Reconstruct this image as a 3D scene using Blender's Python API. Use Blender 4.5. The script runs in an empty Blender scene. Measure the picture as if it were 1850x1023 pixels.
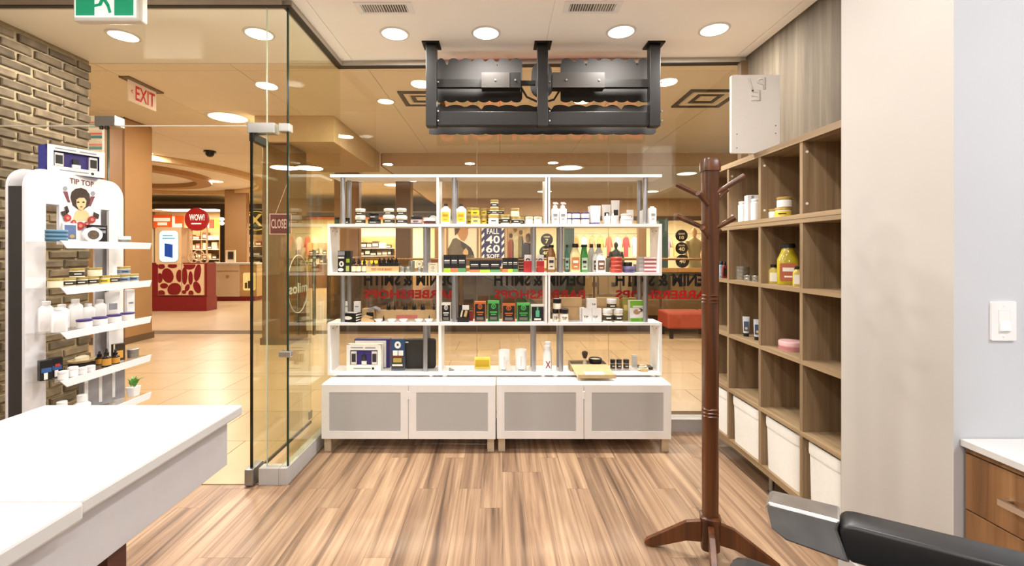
import bpy, math, random
from mathutils import Vector, Matrix
random.seed(7)
R = math.radians
SC = bpy.context.scene
COL = SC.collection

# ------------------------------------------------------------------ camera, world, exposure
F, VX, VY, EYE = 820.0, 903.0, 456.0, 1.38
cam_d = bpy.data.cameras.new('camera')
cam_d.sensor_width = 36.0
cam_d.lens = F / 1850.0 * 36.0
cam_d.shift_x = (925.0 - VX) / 1850.0
cam_d.shift_y = -(511.5 - VY) / 1850.0
cam_d.clip_start = 0.02
cam = bpy.data.objects.new('camera', cam_d)
cam.location = (0, 0, EYE)
cam.rotation_euler = (R(90), 0, 0)
COL.objects.link(cam)
SC.camera = cam
w = bpy.data.worlds.new('world')
SC.world = w
w.use_nodes = True
w.node_tree.nodes['Background'].inputs[0].default_value = (1.0, 0.93, 0.82, 1)
w.node_tree.nodes['Background'].inputs[1].default_value = 0.15
vs = SC.view_settings
vs.view_transform = 'Standard'
vs.look = 'None'
vs.gamma = 1.0
vs.use_curve_mapping = False
vs.exposure = -0.24
SHOP_W, RECESS_W, MALL_W = 30.0, 42.0, 104.0      # watts of one downlight in the shop, at the door, in the mall
SHOP_C, MALL_C = (1.0, 0.965, 0.925), (1.0, 0.95, 0.87)

# ------------------------------------------------------------------ colours and materials
def lin(c):
    out = []
    for v in c[:3]:
        v = v / 255.0
        out.append(v / 12.92 if v <= 0.04045 else ((v + 0.055) / 1.055) ** 2.4)
    return (*out, 1.0)

_M = {}
def new_mat(name):
    m = bpy.data.materials.new(name)
    m.use_nodes = True
    nt = m.node_tree
    for n in list(nt.nodes):
        nt.nodes.remove(n)
    out = nt.nodes.new('ShaderNodeOutputMaterial')
    return m, nt, out

def pm(c, rough=0.45, metal=0.0, emit=0.0, var=0.06, scale=18.0, name=None, coat=0.0, trans=0.0):
    """principled with a little procedural mottling"""
    key = (tuple(c), rough, metal, emit, var, scale, coat, trans)
    if key in _M:
        return _M[key]
    m, nt, out = new_mat(name or 'paint_%d_%d_%d' % tuple(int(v) for v in c[:3]))
    b = nt.nodes.new('ShaderNodeBsdfPrincipled')
    nt.links.new(b.outputs[0], out.inputs[0])
    b.inputs['Roughness'].default_value = rough
    b.inputs['Metallic'].default_value = metal
    b.inputs['Coat Weight'].default_value = coat
    b.inputs['Transmission Weight'].default_value = trans
    L = lin(c)
    if var > 0:
        tc = nt.nodes.new('ShaderNodeTexCoord')
        nz = nt.nodes.new('ShaderNodeTexNoise')
        nz.inputs['Scale'].default_value = scale
        nz.inputs['Detail'].default_value = 2
        cr = nt.nodes.new('ShaderNodeValToRGB')
        cr.color_ramp.elements[0].position = 0.3
        cr.color_ramp.elements[1].position = 0.7
        cr.color_ramp.elements[0].color = (*[v * (1 - var) for v in L[:3]], 1)
        cr.color_ramp.elements[1].color = (*[min(1, v * (1 + var)) for v in L[:3]], 1)
        nt.links.new(tc.outputs['Object'], nz.inputs['Vector'])
        nt.links.new(nz.outputs['Fac'], cr.inputs['Fac'])
        nt.links.new(cr.outputs[0], b.inputs['Base Color'])
    else:
        b.inputs['Base Color'].default_value = L
    if emit:
        b.inputs['Emission Color'].default_value = L
        b.inputs['Emission Strength'].default_value = emit
    _M[key] = m
    return m

def wood(name, dark, mid, light, axis=1, scale=6.0, stretch=14.0, rough=0.45, rnd=0.0, contrast=(0.3, 0.5, 0.72)):
    m, nt, out = new_mat(name)
    b = nt.nodes.new('ShaderNodeBsdfPrincipled')
    nt.links.new(b.outputs[0], out.inputs[0])
    b.inputs['Roughness'].default_value = rough
    tc = nt.nodes.new('ShaderNodeTexCoord')
    oi = nt.nodes.new('ShaderNodeObjectInfo')
    mp = nt.nodes.new('ShaderNodeMapping')
    s = [scale * stretch / 3.5] * 3
    s[axis] = scale / stretch * 2.0
    mp.inputs['Scale'].default_value = s
    ad = nt.nodes.new('ShaderNodeVectorMath')
    ad.operation = 'ADD'
    ml = nt.nodes.new('ShaderNodeMath')
    ml.operation = 'MULTIPLY'
    ml.inputs[1].default_value = 37.0
    nt.links.new(oi.outputs['Random'], ml.inputs[0])
    nt.links.new(tc.outputs['Object'], mp.inputs[0])
    nt.links.new(mp.outputs[0], ad.inputs[0])
    nt.links.new(ml.outputs[0], ad.inputs[1])
    nz = nt.nodes.new('ShaderNodeTexNoise')
    nz.inputs['Scale'].default_value = 1.0
    nz.inputs['Detail'].default_value = 5
    nz.inputs['Roughness'].default_value = 0.62
    nz.inputs['Distortion'].default_value = 0.7
    nt.links.new(ad.outputs[0], nz.inputs['Vector'])
    cr = nt.nodes.new('ShaderNodeValToRGB')
    e = cr.color_ramp.elements
    e[0].position, e[0].color = contrast[0], lin(dark)
    e[1].position, e[1].color = contrast[2], lin(light)
    k = e.new(contrast[1])
    k.color = lin(mid)
    nt.links.new(nz.outputs['Fac'], cr.inputs['Fac'])
    src = cr.outputs[0]
    if rnd:
        mr = nt.nodes.new('ShaderNodeMapRange')
        mr.inputs['To Min'].default_value = 1 - rnd
        mr.inputs['To Max'].default_value = 1 + rnd
        nt.links.new(oi.outputs['Random'], mr.inputs['Value'])
        hs = nt.nodes.new('ShaderNodeHueSaturation')
        nt.links.new(mr.outputs[0], hs.inputs['Value'])
        nt.links.new(src, hs.inputs['Color'])
        src = hs.outputs[0]
    nt.links.new(src, b.inputs['Base Color'])
    return m

def tinted(name, base, rnd, rough=0.6, scale=9.0, bump=0.0, var=0.18):
    """one colour varied by piece (object random) and mottled"""
    m, nt, out = new_mat(name)
    b = nt.nodes.new('ShaderNodeBsdfPrincipled')
    nt.links.new(b.outputs[0], out.inputs[0])
    b.inputs['Roughness'].default_value = rough
    tc = nt.nodes.new('ShaderNodeTexCoord')
    geo = nt.nodes.new('ShaderNodeNewGeometry')
    oi = nt.nodes.new('ShaderNodeObjectInfo')
    nz = nt.nodes.new('ShaderNodeTexNoise')
    nz.inputs['Scale'].default_value = scale
    nz.inputs['Detail'].default_value = 4
    nt.links.new(geo.outputs['Position'], nz.inputs['Vector'])
    L = lin(base)
    cr = nt.nodes.new('ShaderNodeValToRGB')
    cr.color_ramp.elements[0].position = 0.3
    cr.color_ramp.elements[1].position = 0.7
    cr.color_ramp.elements[0].color = (*[v * (1 - var) for v in L[:3]], 1)
    cr.color_ramp.elements[1].color = (*[min(1, v * (1 + var)) for v in L[:3]], 1)
    nt.links.new(nz.outputs['Fac'], cr.inputs['Fac'])
    mr = nt.nodes.new('ShaderNodeMapRange')
    mr.inputs['To Min'].default_value = 1 - rnd
    mr.inputs['To Max'].default_value = 1 + rnd
    nt.links.new(oi.outputs['Random'], mr.inputs['Value'])
    hs = nt.nodes.new('ShaderNodeHueSaturation')
    nt.links.new(mr.outputs[0], hs.inputs['Value'])
    nt.links.new(cr.outputs[0], hs.inputs['Color'])
    nt.links.new(hs.outputs[0], b.inputs['Base Color'])
    if bump:
        bp = nt.nodes.new('ShaderNodeBump')
        bp.inputs['Strength'].default_value = bump
        bp.inputs['Distance'].default_value = 0.01
        nt.links.new(nz.outputs['Fac'], bp.inputs['Height'])
        nt.links.new(bp.outputs[0], b.inputs['Normal'])
    return m

def glass_mat(name, tint, ior=1.5, boost=1.0):
    m, nt, out = new_mat(name)
    tr = nt.nodes.new('ShaderNodeBsdfTransparent')
    tr.inputs[0].default_value = (*tint, 1)
    gl = nt.nodes.new('ShaderNodeBsdfGlossy')
    gl.inputs['Roughness'].default_value = 0.0
    gl.inputs['Color'].default_value = (1, 1, 1, 1)
    fr = nt.nodes.new('ShaderNodeFresnel')
    ge = nt.nodes.new('ShaderNodeNewGeometry')       # same reflectance on both sides of a thin pane
    mi = nt.nodes.new('ShaderNodeMapRange')
    mi.inputs['To Min'].default_value = ior
    mi.inputs['To Max'].default_value = 1.0 / ior
    nt.links.new(ge.outputs['Backfacing'], mi.inputs['Value'])
    nt.links.new(mi.outputs[0], fr.inputs[0])
    mu = nt.nodes.new('ShaderNodeMath')
    mu.operation = 'MULTIPLY'
    mu.inputs[1].default_value = boost
    mx = nt.nodes.new('ShaderNodeMixShader')
    nt.links.new(fr.outputs[0], mu.inputs[0])
    nt.links.new(mu.outputs[0], mx.inputs[0])
    nt.links.new(tr.outputs[0], mx.inputs[1])
    nt.links.new(gl.outputs[0], mx.inputs[2])
    nt.links.new(mx.outputs[0], out.inputs[0])
    return m

WHITE = pm((238, 236, 234), 0.35, var=0.015)
OFFWHITE = pm((226, 222, 214), 0.5, var=0.02)
PAPER = pm((240, 236, 226), 0.6, var=0.02)
BLACK = pm((22, 20, 20), 0.4, var=0.1)
DARKMETAL = pm((19, 16, 14), 0.42, metal=0.3, var=0.12, scale=7)
CHROME = pm((205, 205, 205), 0.12, metal=1.0, var=0.0)
STEEL = pm((150, 150, 150), 0.34, metal=0.9, var=0.03)
TUBE = pm((165, 165, 168), 0.36, metal=0.75, var=0.03)
GLASS = glass_mat('clear_glass', (0.955, 0.955, 0.92), 1.5, 1.0)
GLASSG = glass_mat('greenish_glass', (0.90, 0.905, 0.81), 1.5, 1.0)
EDGE = pm((38, 58, 44), 0.15, var=0.05)
PALE_EDGE = pm((205, 215, 200), 0.15, var=0.03)
ACRYLIC = glass_mat('acrylic', (0.97, 0.98, 0.98), 1.45, 1.0)
CEIL = pm((250, 246, 240), 0.8, var=0.012, scale=3)
FLOORW = wood('plank_wood', (88, 67, 52), (146, 116, 91), (182, 152, 122), axis=1, scale=5, stretch=15, rough=0.45, rnd=0.15, contrast=(0.28, 0.47, 0.68))
CUBBYW = wood('shelf_oak', (116, 94, 69), (144, 120, 91), (168, 144, 111), axis=2, scale=6, stretch=16, rough=0.5, rnd=0.04, contrast=(0.25, 0.5, 0.75))
CUBBYH = wood('shelf_oak_flat', (118, 96, 70), (150, 126, 95), (176, 150, 115), axis=1, scale=6, stretch=16, rough=0.5, rnd=0.04, contrast=(0.25, 0.5, 0.75))
WALNUT = wood('walnut', (54, 28, 12), (88, 48, 20), (116, 66, 30), axis=2, scale=5, stretch=14, rough=0.3, rnd=0.06)
DRAWERW = wood('drawer_wood', (92, 62, 38), (128, 90, 56), (152, 112, 74), axis=2, scale=5, stretch=13, rough=0.4, rnd=0.05)
LINEN = wood('wall_covering', (70, 62, 51), (90, 80, 66), (112, 101, 84), axis=2, scale=4, stretch=12, rough=0.9, contrast=(0.25, 0.5, 0.75))
BRICK = tinted('brick_clay', (98, 84, 67), 0.36, 0.85, 14, bump=0.6, var=0.3)
MORTAR = pm((150, 134, 108), 0.95, var=0.15, scale=30)
TILE = tinted('stone_tile', (182, 153, 116), 0.06, 0.3, 3.0, var=0.07)
TILEB = pm((182, 153, 116), 0.35, var=0.05, scale=3)
GROUT = pm((104, 80, 54), 0.8, var=0.1)
MCEIL = tinted('mall_ceiling_paint', (238, 228, 208), 0.015, 0.85, 2.0, var=0.02)
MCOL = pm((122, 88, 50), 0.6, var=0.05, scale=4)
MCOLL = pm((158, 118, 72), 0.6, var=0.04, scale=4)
CARD = pm((196, 164, 118), 0.75, var=0.06)
GREYWALL = pm((200, 202, 206), 0.75, var=0.012, scale=3)
CREAMWALL = pm((190, 185, 180), 0.8, var=0.012, scale=3)
PLINTH = pm((182, 180, 178), 0.5, var=0.03)
CAPCHROME = pm((225, 225, 225), 0.27, metal=1.0, var=0.12, scale=22)
CHAIRBLACK = pm((34, 34, 36), 0.36, var=0.1, scale=40)

# ------------------------------------------------------------------ mesh helpers
class MB:
    def __init__(s):
        s.v, s.f = [], []
    def add(s, v, f):
        o = len(s.v)
        s.v += [tuple(p) for p in v]
        s.f += [tuple(i + o for i in q) for q in f]
        return s
    def box(s, x0, x1, y0, y1, z0, z1):
        v = [(x0, y0, z0), (x1, y0, z0), (x1, y1, z0), (x0, y1, z0), (x0, y0, z1), (x1, y0, z1), (x1, y1, z1), (x0, y1, z1)]
        return s.add(v, [(3, 2, 1, 0), (4, 5, 6, 7), (0, 1, 5, 4), (1, 2, 6, 5), (2, 3, 7, 6), (3, 0, 4, 7)])
    def cyl(s, p0, p1, r0, r1=None, n=16):
        r1 = r0 if r1 is None else r1
        p0, p1 = Vector(p0), Vector(p1)
        d = (p1 - p0).normalized()
        u = d.orthogonal().normalized()
        t = d.cross(u)
        v, f = [], []
        for p, r in ((p0, r0), (p1, r1)):
            for i in range(n):
                a = 2 * math.pi * i / n
                v.append(p + u * (r * math.cos(a)) + t * (r * math.sin(a)))
        for i in range(n):
            f.append((i, (i + 1) % n, n + (i + 1) % n, n + i))
        f.append(tuple(range(n))[::-1])
        f.append(tuple(range(n, 2 * n)))
        return s.add(v, f)
    def tube(s, pts, r, n=8):
        pts = [Vector(p) for p in pts]
        v, f = [], []
        u = None
        for i, p in enumerate(pts):
            d = (pts[min(i + 1, len(pts) - 1)] - pts[max(i - 1, 0)]).normalized()
            u = d.orthogonal().normalized() if u is None else (u - d * u.dot(d)).normalized()
            t = d.cross(u)
            for k in range(n):
                a = 2 * math.pi * k / n
                v.append(p + u * (r * math.cos(a)) + t * (r * math.sin(a)))
        for i in range(len(pts) - 1):
            for k in range(n):
                f.append((i * n + k, i * n + (k + 1) % n, (i + 1) * n + (k + 1) % n, (i + 1) * n + k))
        f.append(tuple(range(n))[::-1])
        f.append(tuple(range((len(pts) - 1) * n, len(pts) * n)))
        return s.add(v, f)
    def loft(s, rings, n=20, p=2.0, cap=True):
        """rings: (z, rx, ry[, power]) superellipse sections along z"""
        v, f = [], []
        for q in rings:
            z, rx, ry = q[:3]
            pw = q[3] if len(q) > 3 else p
            for i in range(n):
                a = 2 * math.pi * (i + 0.5) / n
                c, sn = math.cos(a), math.sin(a)
                v.append((rx * math.copysign(abs(c) ** (2 / pw), c), ry * math.copysign(abs(sn) ** (2 / pw), sn), z))
        m = len(rings)
        for j in range(m - 1):
            for i in range(n):
                f.append((j * n + i, j * n + (i + 1) % n, (j + 1) * n + (i + 1) % n, (j + 1) * n + i))
        if cap:
            f.append(tuple(range(n))[::-1])
            f.append(tuple(range((m - 1) * n, m * n)))
        return s.add(v, f)
    def prism(s, poly, a0, a1, plane='xz'):
        """poly (u,v) extruded from a0 to a1 along the third axis"""
        n = len(poly)
        def P(u, q, a):
            return {'xz': (u, a, q), 'xy': (u, q, a), 'yz': (a, u, q)}[plane]
        v = [P(u, q, a0) for u, q in poly] + [P(u, q, a1) for u, q in poly]
        f = [(i, (i + 1) % n, n + (i + 1) % n, n + i) for i in range(n)]
        f += [tuple(range(n))[::-1], tuple(range(n, 2 * n))]
        return s.add(v, f)
    def mesh(s, name):
        me = bpy.data.meshes.new(name)
        me.from_pydata(s.v, [], s.f)
        me.update()
        import bmesh
        b = bmesh.new()
        b.from_mesh(me)
        bmesh.ops.recalc_face_normals(b, faces=b.faces)
        b.to_mesh(me)
        b.free()
        return me

def obj(name, mb, mat, parent=None, loc=None, rz=0.0, rot=None, bevel=0.0, smooth=False, label=None):
    me = mb.mesh(name) if isinstance(mb, MB) else mb
    o = bpy.data.objects.new(name, me)
    COL.objects.link(o)
    if not me.materials:
        me.materials.append(mat)
    if smooth:
        for p in me.polygons:
            p.use_smooth = True
        if smooth != 'full':
            md = o.modifiers.new('edge', 'EDGE_SPLIT')
            md.split_angle = R(38)
    if bevel:
        md = o.modifiers.new('bevel', 'BEVEL')
        md.width = bevel
        md.segments = 2
        md.limit_method = 'ANGLE'
    if parent:
        o.parent = parent
    if loc is not None:
        o.location = loc
    if rot is not None:
        o.rotation_euler = rot
    elif rz:
        o.rotation_euler = (0, 0, rz)
    if label:
        o['label'] = label
    return o

def tag(o, label, cat, group=None):
    o['label'] = label
    o['category'] = cat
    if group:
        o['group'] = group
    return o

def thing(name, label, cat, loc=(0, 0, 0), rz=0.0, group=None, rot=None):
    o = bpy.data.objects.new(name, None)
    o.empty_display_size = 0.02
    COL.objects.link(o)
    o.location = loc
    o.rotation_euler = rot if rot else (0, 0, rz)
    return tag(o, label, cat, group)

def struct(name, mb, mat, parent=None, **k):
    o = obj(name, mb, mat, parent, **k)
    if not parent:
        o['kind'] = 'structure'
    return o

def sempty(name, loc=(0, 0, 0), rz=0):
    o = bpy.data.objects.new(name, None)
    o.empty_display_size = 0.02
    COL.objects.link(o)
    o.location = loc
    o.rotation_euler = (0, 0, rz)
    o['kind'] = 'structure'
    return o

def bx(x0, x1, y0, y1, z0, z1):
    return MB().box(x0, x1, y0, y1, z0, z1)

_T = {}
def text_mesh(body, w, h, depth=0.0008, mirror=False, bold=True):
    """flat lettering in the XZ plane, facing -Y, centred, w x h"""
    key = (body, round(w, 4), round(h, 4), depth, mirror, bold)
    if key in _T:
        return _T[key].copy()
    cu = bpy.data.curves.new('t', 'FONT')
    cu.body = body
    cu.align_x = 'CENTER'
    cu.resolution_u = 2
    cu.offset = 0.018 if bold is True else (bold or 0.0)
    cu.extrude = 0.0
    ob = bpy.data.objects.new('t', cu)
    COL.objects.link(ob)
    dg = bpy.context.evaluated_depsgraph_get()
    me = bpy.data.meshes.new_from_object(ob.evaluated_get(dg))
    bpy.data.objects.remove(ob)
    xs = [v.co.x for v in me.vertices]
    ys = [v.co.y for v in me.vertices]
    x0, x1, y0, y1 = min(xs), max(xs), min(ys), max(ys)
    sx = w / (x1 - x0) * (-1 if mirror else 1)
    sy = h / (y1 - y0)
    import bmesh
    b = bmesh.new()
    b.from_mesh(me)
    for v in b.verts:
        v.co = Vector(((v.co.x - (x0 + x1) / 2) * sx, 0.0, (v.co.y - (y0 + y1) / 2) * sy))
    if depth > 0.002:
        r = bmesh.ops.extrude_face_region(b, geom=list(b.faces))
        for g in r['geom']:
            if isinstance(g, bmesh.types.BMVert):
                g.co.y -= depth
        bmesh.ops.recalc_face_normals(b, faces=b.faces)
    b.to_mesh(me)
    b.free()
    _T[key] = me
    return me.copy()

def lettering(body, w, h, mat, parent, loc, depth=0.0008, mirror=False, rz=0.0, name='lettering', bold=True):
    me = text_mesh(body, w, h, depth, mirror, bold)
    me.materials.clear()
    return obj(name, me, mat, parent, loc=loc, rz=rz)

def arc(cx, cy, r, a0, a1, n=8, ry=None):
    ry = r if ry is None else ry
    return [(cx + r * math.cos(R(a0 + (a1 - a0) * i / n)), cy + ry * math.sin(R(a0 + (a1 - a0) * i / n))) for i in range(n + 1)]

def rrect(x0, x1, z0, z1, r, n=5):
    return arc(x1 - r, z0 + r, r, -90, 0, n) + arc(x1 - r, z1 - r, r, 0, 90, n) + arc(x0 + r, z1 - r, r, 90, 180, n) + arc(x0 + r, z0 + r, r, 180, 270, n)

def copy_tree(o, loc, rz=None, label=None, group=None):
    def rec(a, par):
        c = a.copy()
        COL.objects.link(c)
        if par:
            c.parent = par
        for ch in list(a.children):
            rec(ch, c)
        return c
    c = rec(o, None)
    c.location = loc
    if rz is not None:
        c.rotation_euler = (0, 0, rz)
    if label:
        c['label'] = label
    if group:
        c['group'] = group
    return c

def sx(x, d): return (x - VX) * d / F          # measured picture column at depth d -> metres
def sz(y, d): return EYE - (y - VY) * d / F

# ------------------------------------------------------------------ the shop: floor, walls, ceiling
H = 2.889
GL, GR = Vector((-1.270, 3.600)), Vector((1.90, 3.525))     # the line of the front glass
GANG = math.atan2(GR.y - GL.y, GR.x - GL.x)
GLEN = (GR - GL).length

floor = struct('floor', bx(-3.3, 3.3, -3.6, 3.52, -0.06, -0.0065), pm((120, 88, 62), 0.6))
plank_meshes = {}
def plank(x0, x1, y0, y1):
    k = (round(x1 - x0, 3), round(y1 - y0, 3))
    if k not in plank_meshes:
        me = bx(0, k[0] - 0.0009, 0, k[1] - 0.0012, -0.006, 0).mesh('plank')
        me.materials.append(FLOORW)
        plank_meshes[k] = me
    o = bpy.data.objects.new('plank', plank_meshes[k])
    COL.objects.link(o)
    o.parent = floor
    o.location = (x0, y0, 0)
PWID = 0.126
ncol = int(6.5 / PWID)
for i in range(ncol):
    x0 = -3.26 + i * PWID
    if x0 + PWID > 3.26:
        break
    yend = 2.69 if x0 + PWID < -1.24 else 3.51
    y = 0.25 - random.choice((0.0, 0.2, 0.4, 0.6, 0.8, 1.0))
    while y < yend - 0.02:
        e = min(y + 1.2, yend)
        if x0 < 1.6 or y < 1.6:
            plank(x0, x0 + PWID, y, e)
        y = e

ceiling = sempty('ceiling')
obj('ceiling_board', bx(-3.3, 3.3, -3.6, 3.62, H + 0.006, H + 0.08), CEIL, ceiling)
xs = [-3.3, -1.157, 0.33, 1.82, 3.3]
for a, b_ in zip(xs, xs[1:]):
    obj('ceiling_panel', bx(a + 0.0025, b_ - 0.0025, -3.6, 3.62, H, H + 0.006), CEIL, ceiling)

struct('wall_right', bx(1.90, 1.98, 1.954, 3.60, -0.05, H), LINEN)
me = bx(1.47, 3.3, 1.47, 1.954, -0.01, H).mesh('wall_partition')
me.materials.append(GREYWALL)
me.materials.append(CREAMWALL)
for p in me.polygons:
    if p.normal.x < -0.5:
        p.material_index = 1
struct('wall_partition', me, None)
struct('wall_far_right', bx(3.2, 3.3, -3.6, 1.47, -0.05, H), GREYWALL)
struct('wall_back', bx(-3.3, 3.3, -3.6, -3.5, -0.05, H), OFFWHITE)
struct('baseboard_partition', bx(1.455, 1.4698, 1.474, 1.954, 0.0, 0.10), PLINTH, bevel=0.003)

# brick wall at the left: the courses in view brick by brick, the rest of the wall joined
wl = sempty('wall_left')
BXF = -3.24
obj('mortar_bed', bx(-3.34, BXF - 0.006, -3.6, 3.585, -0.05, H), MORTAR, wl)
brick_meshes = []
for q in range(14):
    mb = MB()
    L_, hh, dx = 0.200, 0.054, random.uniform(-0.003, 0.004)
    j = lambda s=0.004: random.uniform(-s, s)
    f8 = [(0.012 + dx + j(), 0.004 + j(0.003), 0.003 + j(0.003)), (0.012 + dx + j(), L_ + j(), 0.004 + j()), (0.012 + dx + j(), L_ - 0.004 + j(), hh + j()), (0.012 + dx + j(), 0.004 + j(), hh - 0.002 + j())]
    bk = [(-0.015, p[1], p[2]) for p in f8]
    md = [((f8[k][0] - 0.006), f8[k][1] + (0.0 if k in (1, 2) else 0.0), f8[k][2]) for k in range(4)]
    fr = [(f8[k][0], f8[k][1] + (0.006 if k in (0, 3) else -0.006), f8[k][2] + (0.006 if k in (0, 1) else -0.006)) for k in range(4)]
    mb.add(bk + md + fr, [(0, 1, 5, 4), (1, 2, 6, 5), (2, 3, 7, 6), (3, 0, 4, 7), (4, 5, 9, 8), (5, 6, 10, 9), (6, 7, 11, 10), (7, 4, 8, 11), (8, 9, 10, 11)])
    m_ = mb.mesh('brick')
    m_.materials.append(BRICK)
    brick_meshes.append((m_, mb))
joined = MB()
row, z = 0, 0.004
while z < H - 0.05:
    off = 0.0 if row % 2 else 0.108
    y = 3.585 - 0.216 + off
    if off:                                         # half brick that closes the course
        pass
    while y > -0.6:
        m_, mb = random.choice(brick_meshes)
        if y + 0.21 < 3.60:
            if y > 2.62:
                o = bpy.data.objects.new('brick', m_)
                COL.objects.link(o)
                o.parent = wl
                o.location = (BXF, y, z)
            else:
                joined.add([(v[0] + BXF, v[1] + y, v[2] + z) for v in mb.v], mb.f)
        else:                                       # cut brick at the corner
            o = obj('brick', bx(-0.015, 0.012, 0.004, 3.587 - y - 0.004, 0.003, 0.054), BRICK, wl, loc=(BXF, y, z))
        y -= 0.216
    z += 0.0665
    row += 1
so = obj('bricks', joined, BRICK, wl)
so['kind'] = 'stuff'

# rails, plinths, glass
RAIL = pm((172, 162, 146), 0.45, metal=0.15, var=0.04)
SEAL = pm((40, 34, 28), 0.5)
def gp(t, off=0.0):
    """point on the front glass line, t metres from its left end"""
    d = (GR - GL).normalized()
    n = Vector((-d.y, d.x))
    p = GL + d * t + n * off
    return (p.x, p.y, 0)
tr = struct('trim_1', bx(-0.02, GLEN, -0.025, 0.025, H - 0.040, H), RAIL, loc=gp(0), rz=GANG)
struct('trim_2', bx(-0.02, GLEN, -0.027, 0.027, H - 0.046, H - 0.040), SEAL, loc=gp(0), rz=GANG)
struct('trim_3', bx(-1.295, -1.245, 2.72, 3.585, H - 0.040, H - 0.0005), RAIL)
struct('trim_4', bx(-1.297, -1.243, 2.72, 3.585, H - 0.046, H - 0.040), SEAL)
struct('trim_5', bx(-3.23, -1.296, 2.695, 2.745, H - 0.040, H), RAIL)
struct('trim_6', bx(-3.23, -1.243, 2.693, 2.72, H - 0.046, H - 0.040), SEAL)
struct('trim_7', bx(1.845, 1.90, 3.47, 3.522, 0.09, H - 0.041), pm((96, 72, 48), 0.5))
struct('trim_8', bx(0.0, GLEN, -0.052, 0.05, -0.03, 0.098), PLINTH, loc=gp(0), rz=GANG)
struct('trim_9', bx(-1.310, -1.262, 2.690, 3.54, -0.03, 0.098), PLINTH, bevel=0.002)
struct('trim_10', bx(-1.43, -1.3115, 2.690, 2.755, -0.03, 0.098), PLINTH, bevel=0.002)
struct('trim_11', bx(0.0, GLEN, -0.055, -0.049, 0.094, 0.100), WHITE, loc=gp(0), rz=GANG)

gw = [0.0, 1.09, 2.12, GLEN]
wins = []
for i in range(3):
    o = struct('window_%d' % (i + 1), bx(gw[i] + 0.0015, gw[i + 1] - 0.0015, -0.005, 0.005, 0.099, H - 0.044), GLASS, loc=gp(0), rz=GANG)
    wins.append(o)
    if i < 2:
        obj('glass_edge', bx(gw[i + 1] - 0.0012, gw[i + 1] + 0.0008, -0.0035, 0.0035, 0.099, H - 0.044), pm((150, 140, 110), 0.2), o)
w4 = struct('window_4', bx(-1.275, -1.265, 2.724, 3.592, 0.099, H - 0.044), GLASSG)
obj('glass_edge', bx(-1.2755, -1.2645, 2.717, 2.7238, 0.099, H - 0.044), EDGE, w4, label='dark green polished edge of the glass')
w5 = struct('window_5', bx(-1.393, -1.2765, 2.715, 2.725, 0.099, H - 0.044), GLASS)
obj('glass_edge', bx(-1.396, -1.3932, 2.715, 2.725, 0.099, H - 0.044), PALE_EDGE, w5)
w6 = struct('window_6', bx(-3.225, -1.398, 2.715, 2.725, 2.140, H - 0.044), GLASS)
obj('glass_edge', bx(-3.225, -1.398, 2.714, 2.726, 2.1345, 2.1397), pm((235, 230, 215), 0.2, var=0), w6)

# chrome fittings of the glass
CL = pm((196, 196, 192), 0.25, metal=0.85, var=0.03)
obj('clamp', bx(-1.316, -1.250, 2.695, 2.745, 2.098, 2.148), CL, w4, bevel=0.004)
obj('clamp', bx(-1.318, -1.246, 2.70, 2.74, 0.752, 0.790), CL, w4, bevel=0.006)
obj('patch_fitting', bx(-1.50, -1.335, 2.690, 2.75, 2.088, 2.150), CL, w6, bevel=0.004)
obj('patch_fitting', bx(-2.40, -2.275, 2.685, 2.755, 2.128, 2.190), CL, w6, bevel=0.004)
for q in (-2.37, -2.34):
    obj('stop_knob', MB().cyl((q, 2.70, 2.128), (q, 2.70, 2.112), 0.010), SEAL, w6)

# closed leaf beside the brick wall and the leaf that stands open
d1 = struct('door_1', bx(-3.225, -2.348, 2.715, 2.725, 0.012, 2.130), GLASS)
obj('glass_edge', bx(-2.3478, -2.3435, 2.714, 2.726, 0.012, 2.130), EDGE, d1)
d2 = sempty('door_2', (-1.472, 2.690, 0.0), R(0.4))
obj('pane', bx(-0.005, 0.005, 0.006, 0.86, 0.062, 2.085), GLASSG, d2)
obj('glass_edge', bx(-0.0075, 0.0075, -0.001, 0.0058, 0.1, 2.09), pm((16, 18, 16), 0.2), d2, label='dark polished edge of the open glass leaf')
obj('top_patch', bx(-0.015, 0.016, 0.0, 0.17, 2.040, 2.090), DARKMETAL, d2, bevel=0.003)
obj('floor_pivot', bx(-0.028, 0.024, -0.03, 0.10, 0.006, 0.105), STEEL, d2, bevel=0.008)
obj('bottom_rail', bx(-0.006, 0.006, 0.10, 0.86, 0.045, 0.064), SEAL, d2)
for s in (-1, 1):
    hd = obj('handle', MB().cyl((s * 0.062, 0.77, 0.75), (s * 0.062, 0.77, 1.40), 0.0125), CHROME, d2, smooth=True)
    for zz in (0.86, 1.30):
        obj('handle_bolt', MB().cyl((0, 0.77, zz), (s * 0.062, 0.77, zz), 0.007, n=10), CHROME, hd, smooth=True)
ring = MB()
pts = [(0.0085, 0.62 + 0.17 * math.cos(a), 1.15 + 0.21 * math.sin(a)) for a in [2 * math.pi * k / 40 for k in range(41)]]
ring.tube(pts, 0.0028, 6)
REFL = pm((222, 224, 214), 0.7, var=0.02)  # a reflected oval logo, drawn onto the open leaf as pale print
obj('reflection_ring', ring, REFL, d2)
lettering('milos', 0.30, 0.075, REFL, d2, (0.0085, 0.62, 1.12), rz=R(-90), name='reflection_lettering')
obj('lock_plate', bx(0.006, 0.014, 0.80, 0.855, 0.09, 0.15), STEEL, d2)

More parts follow.
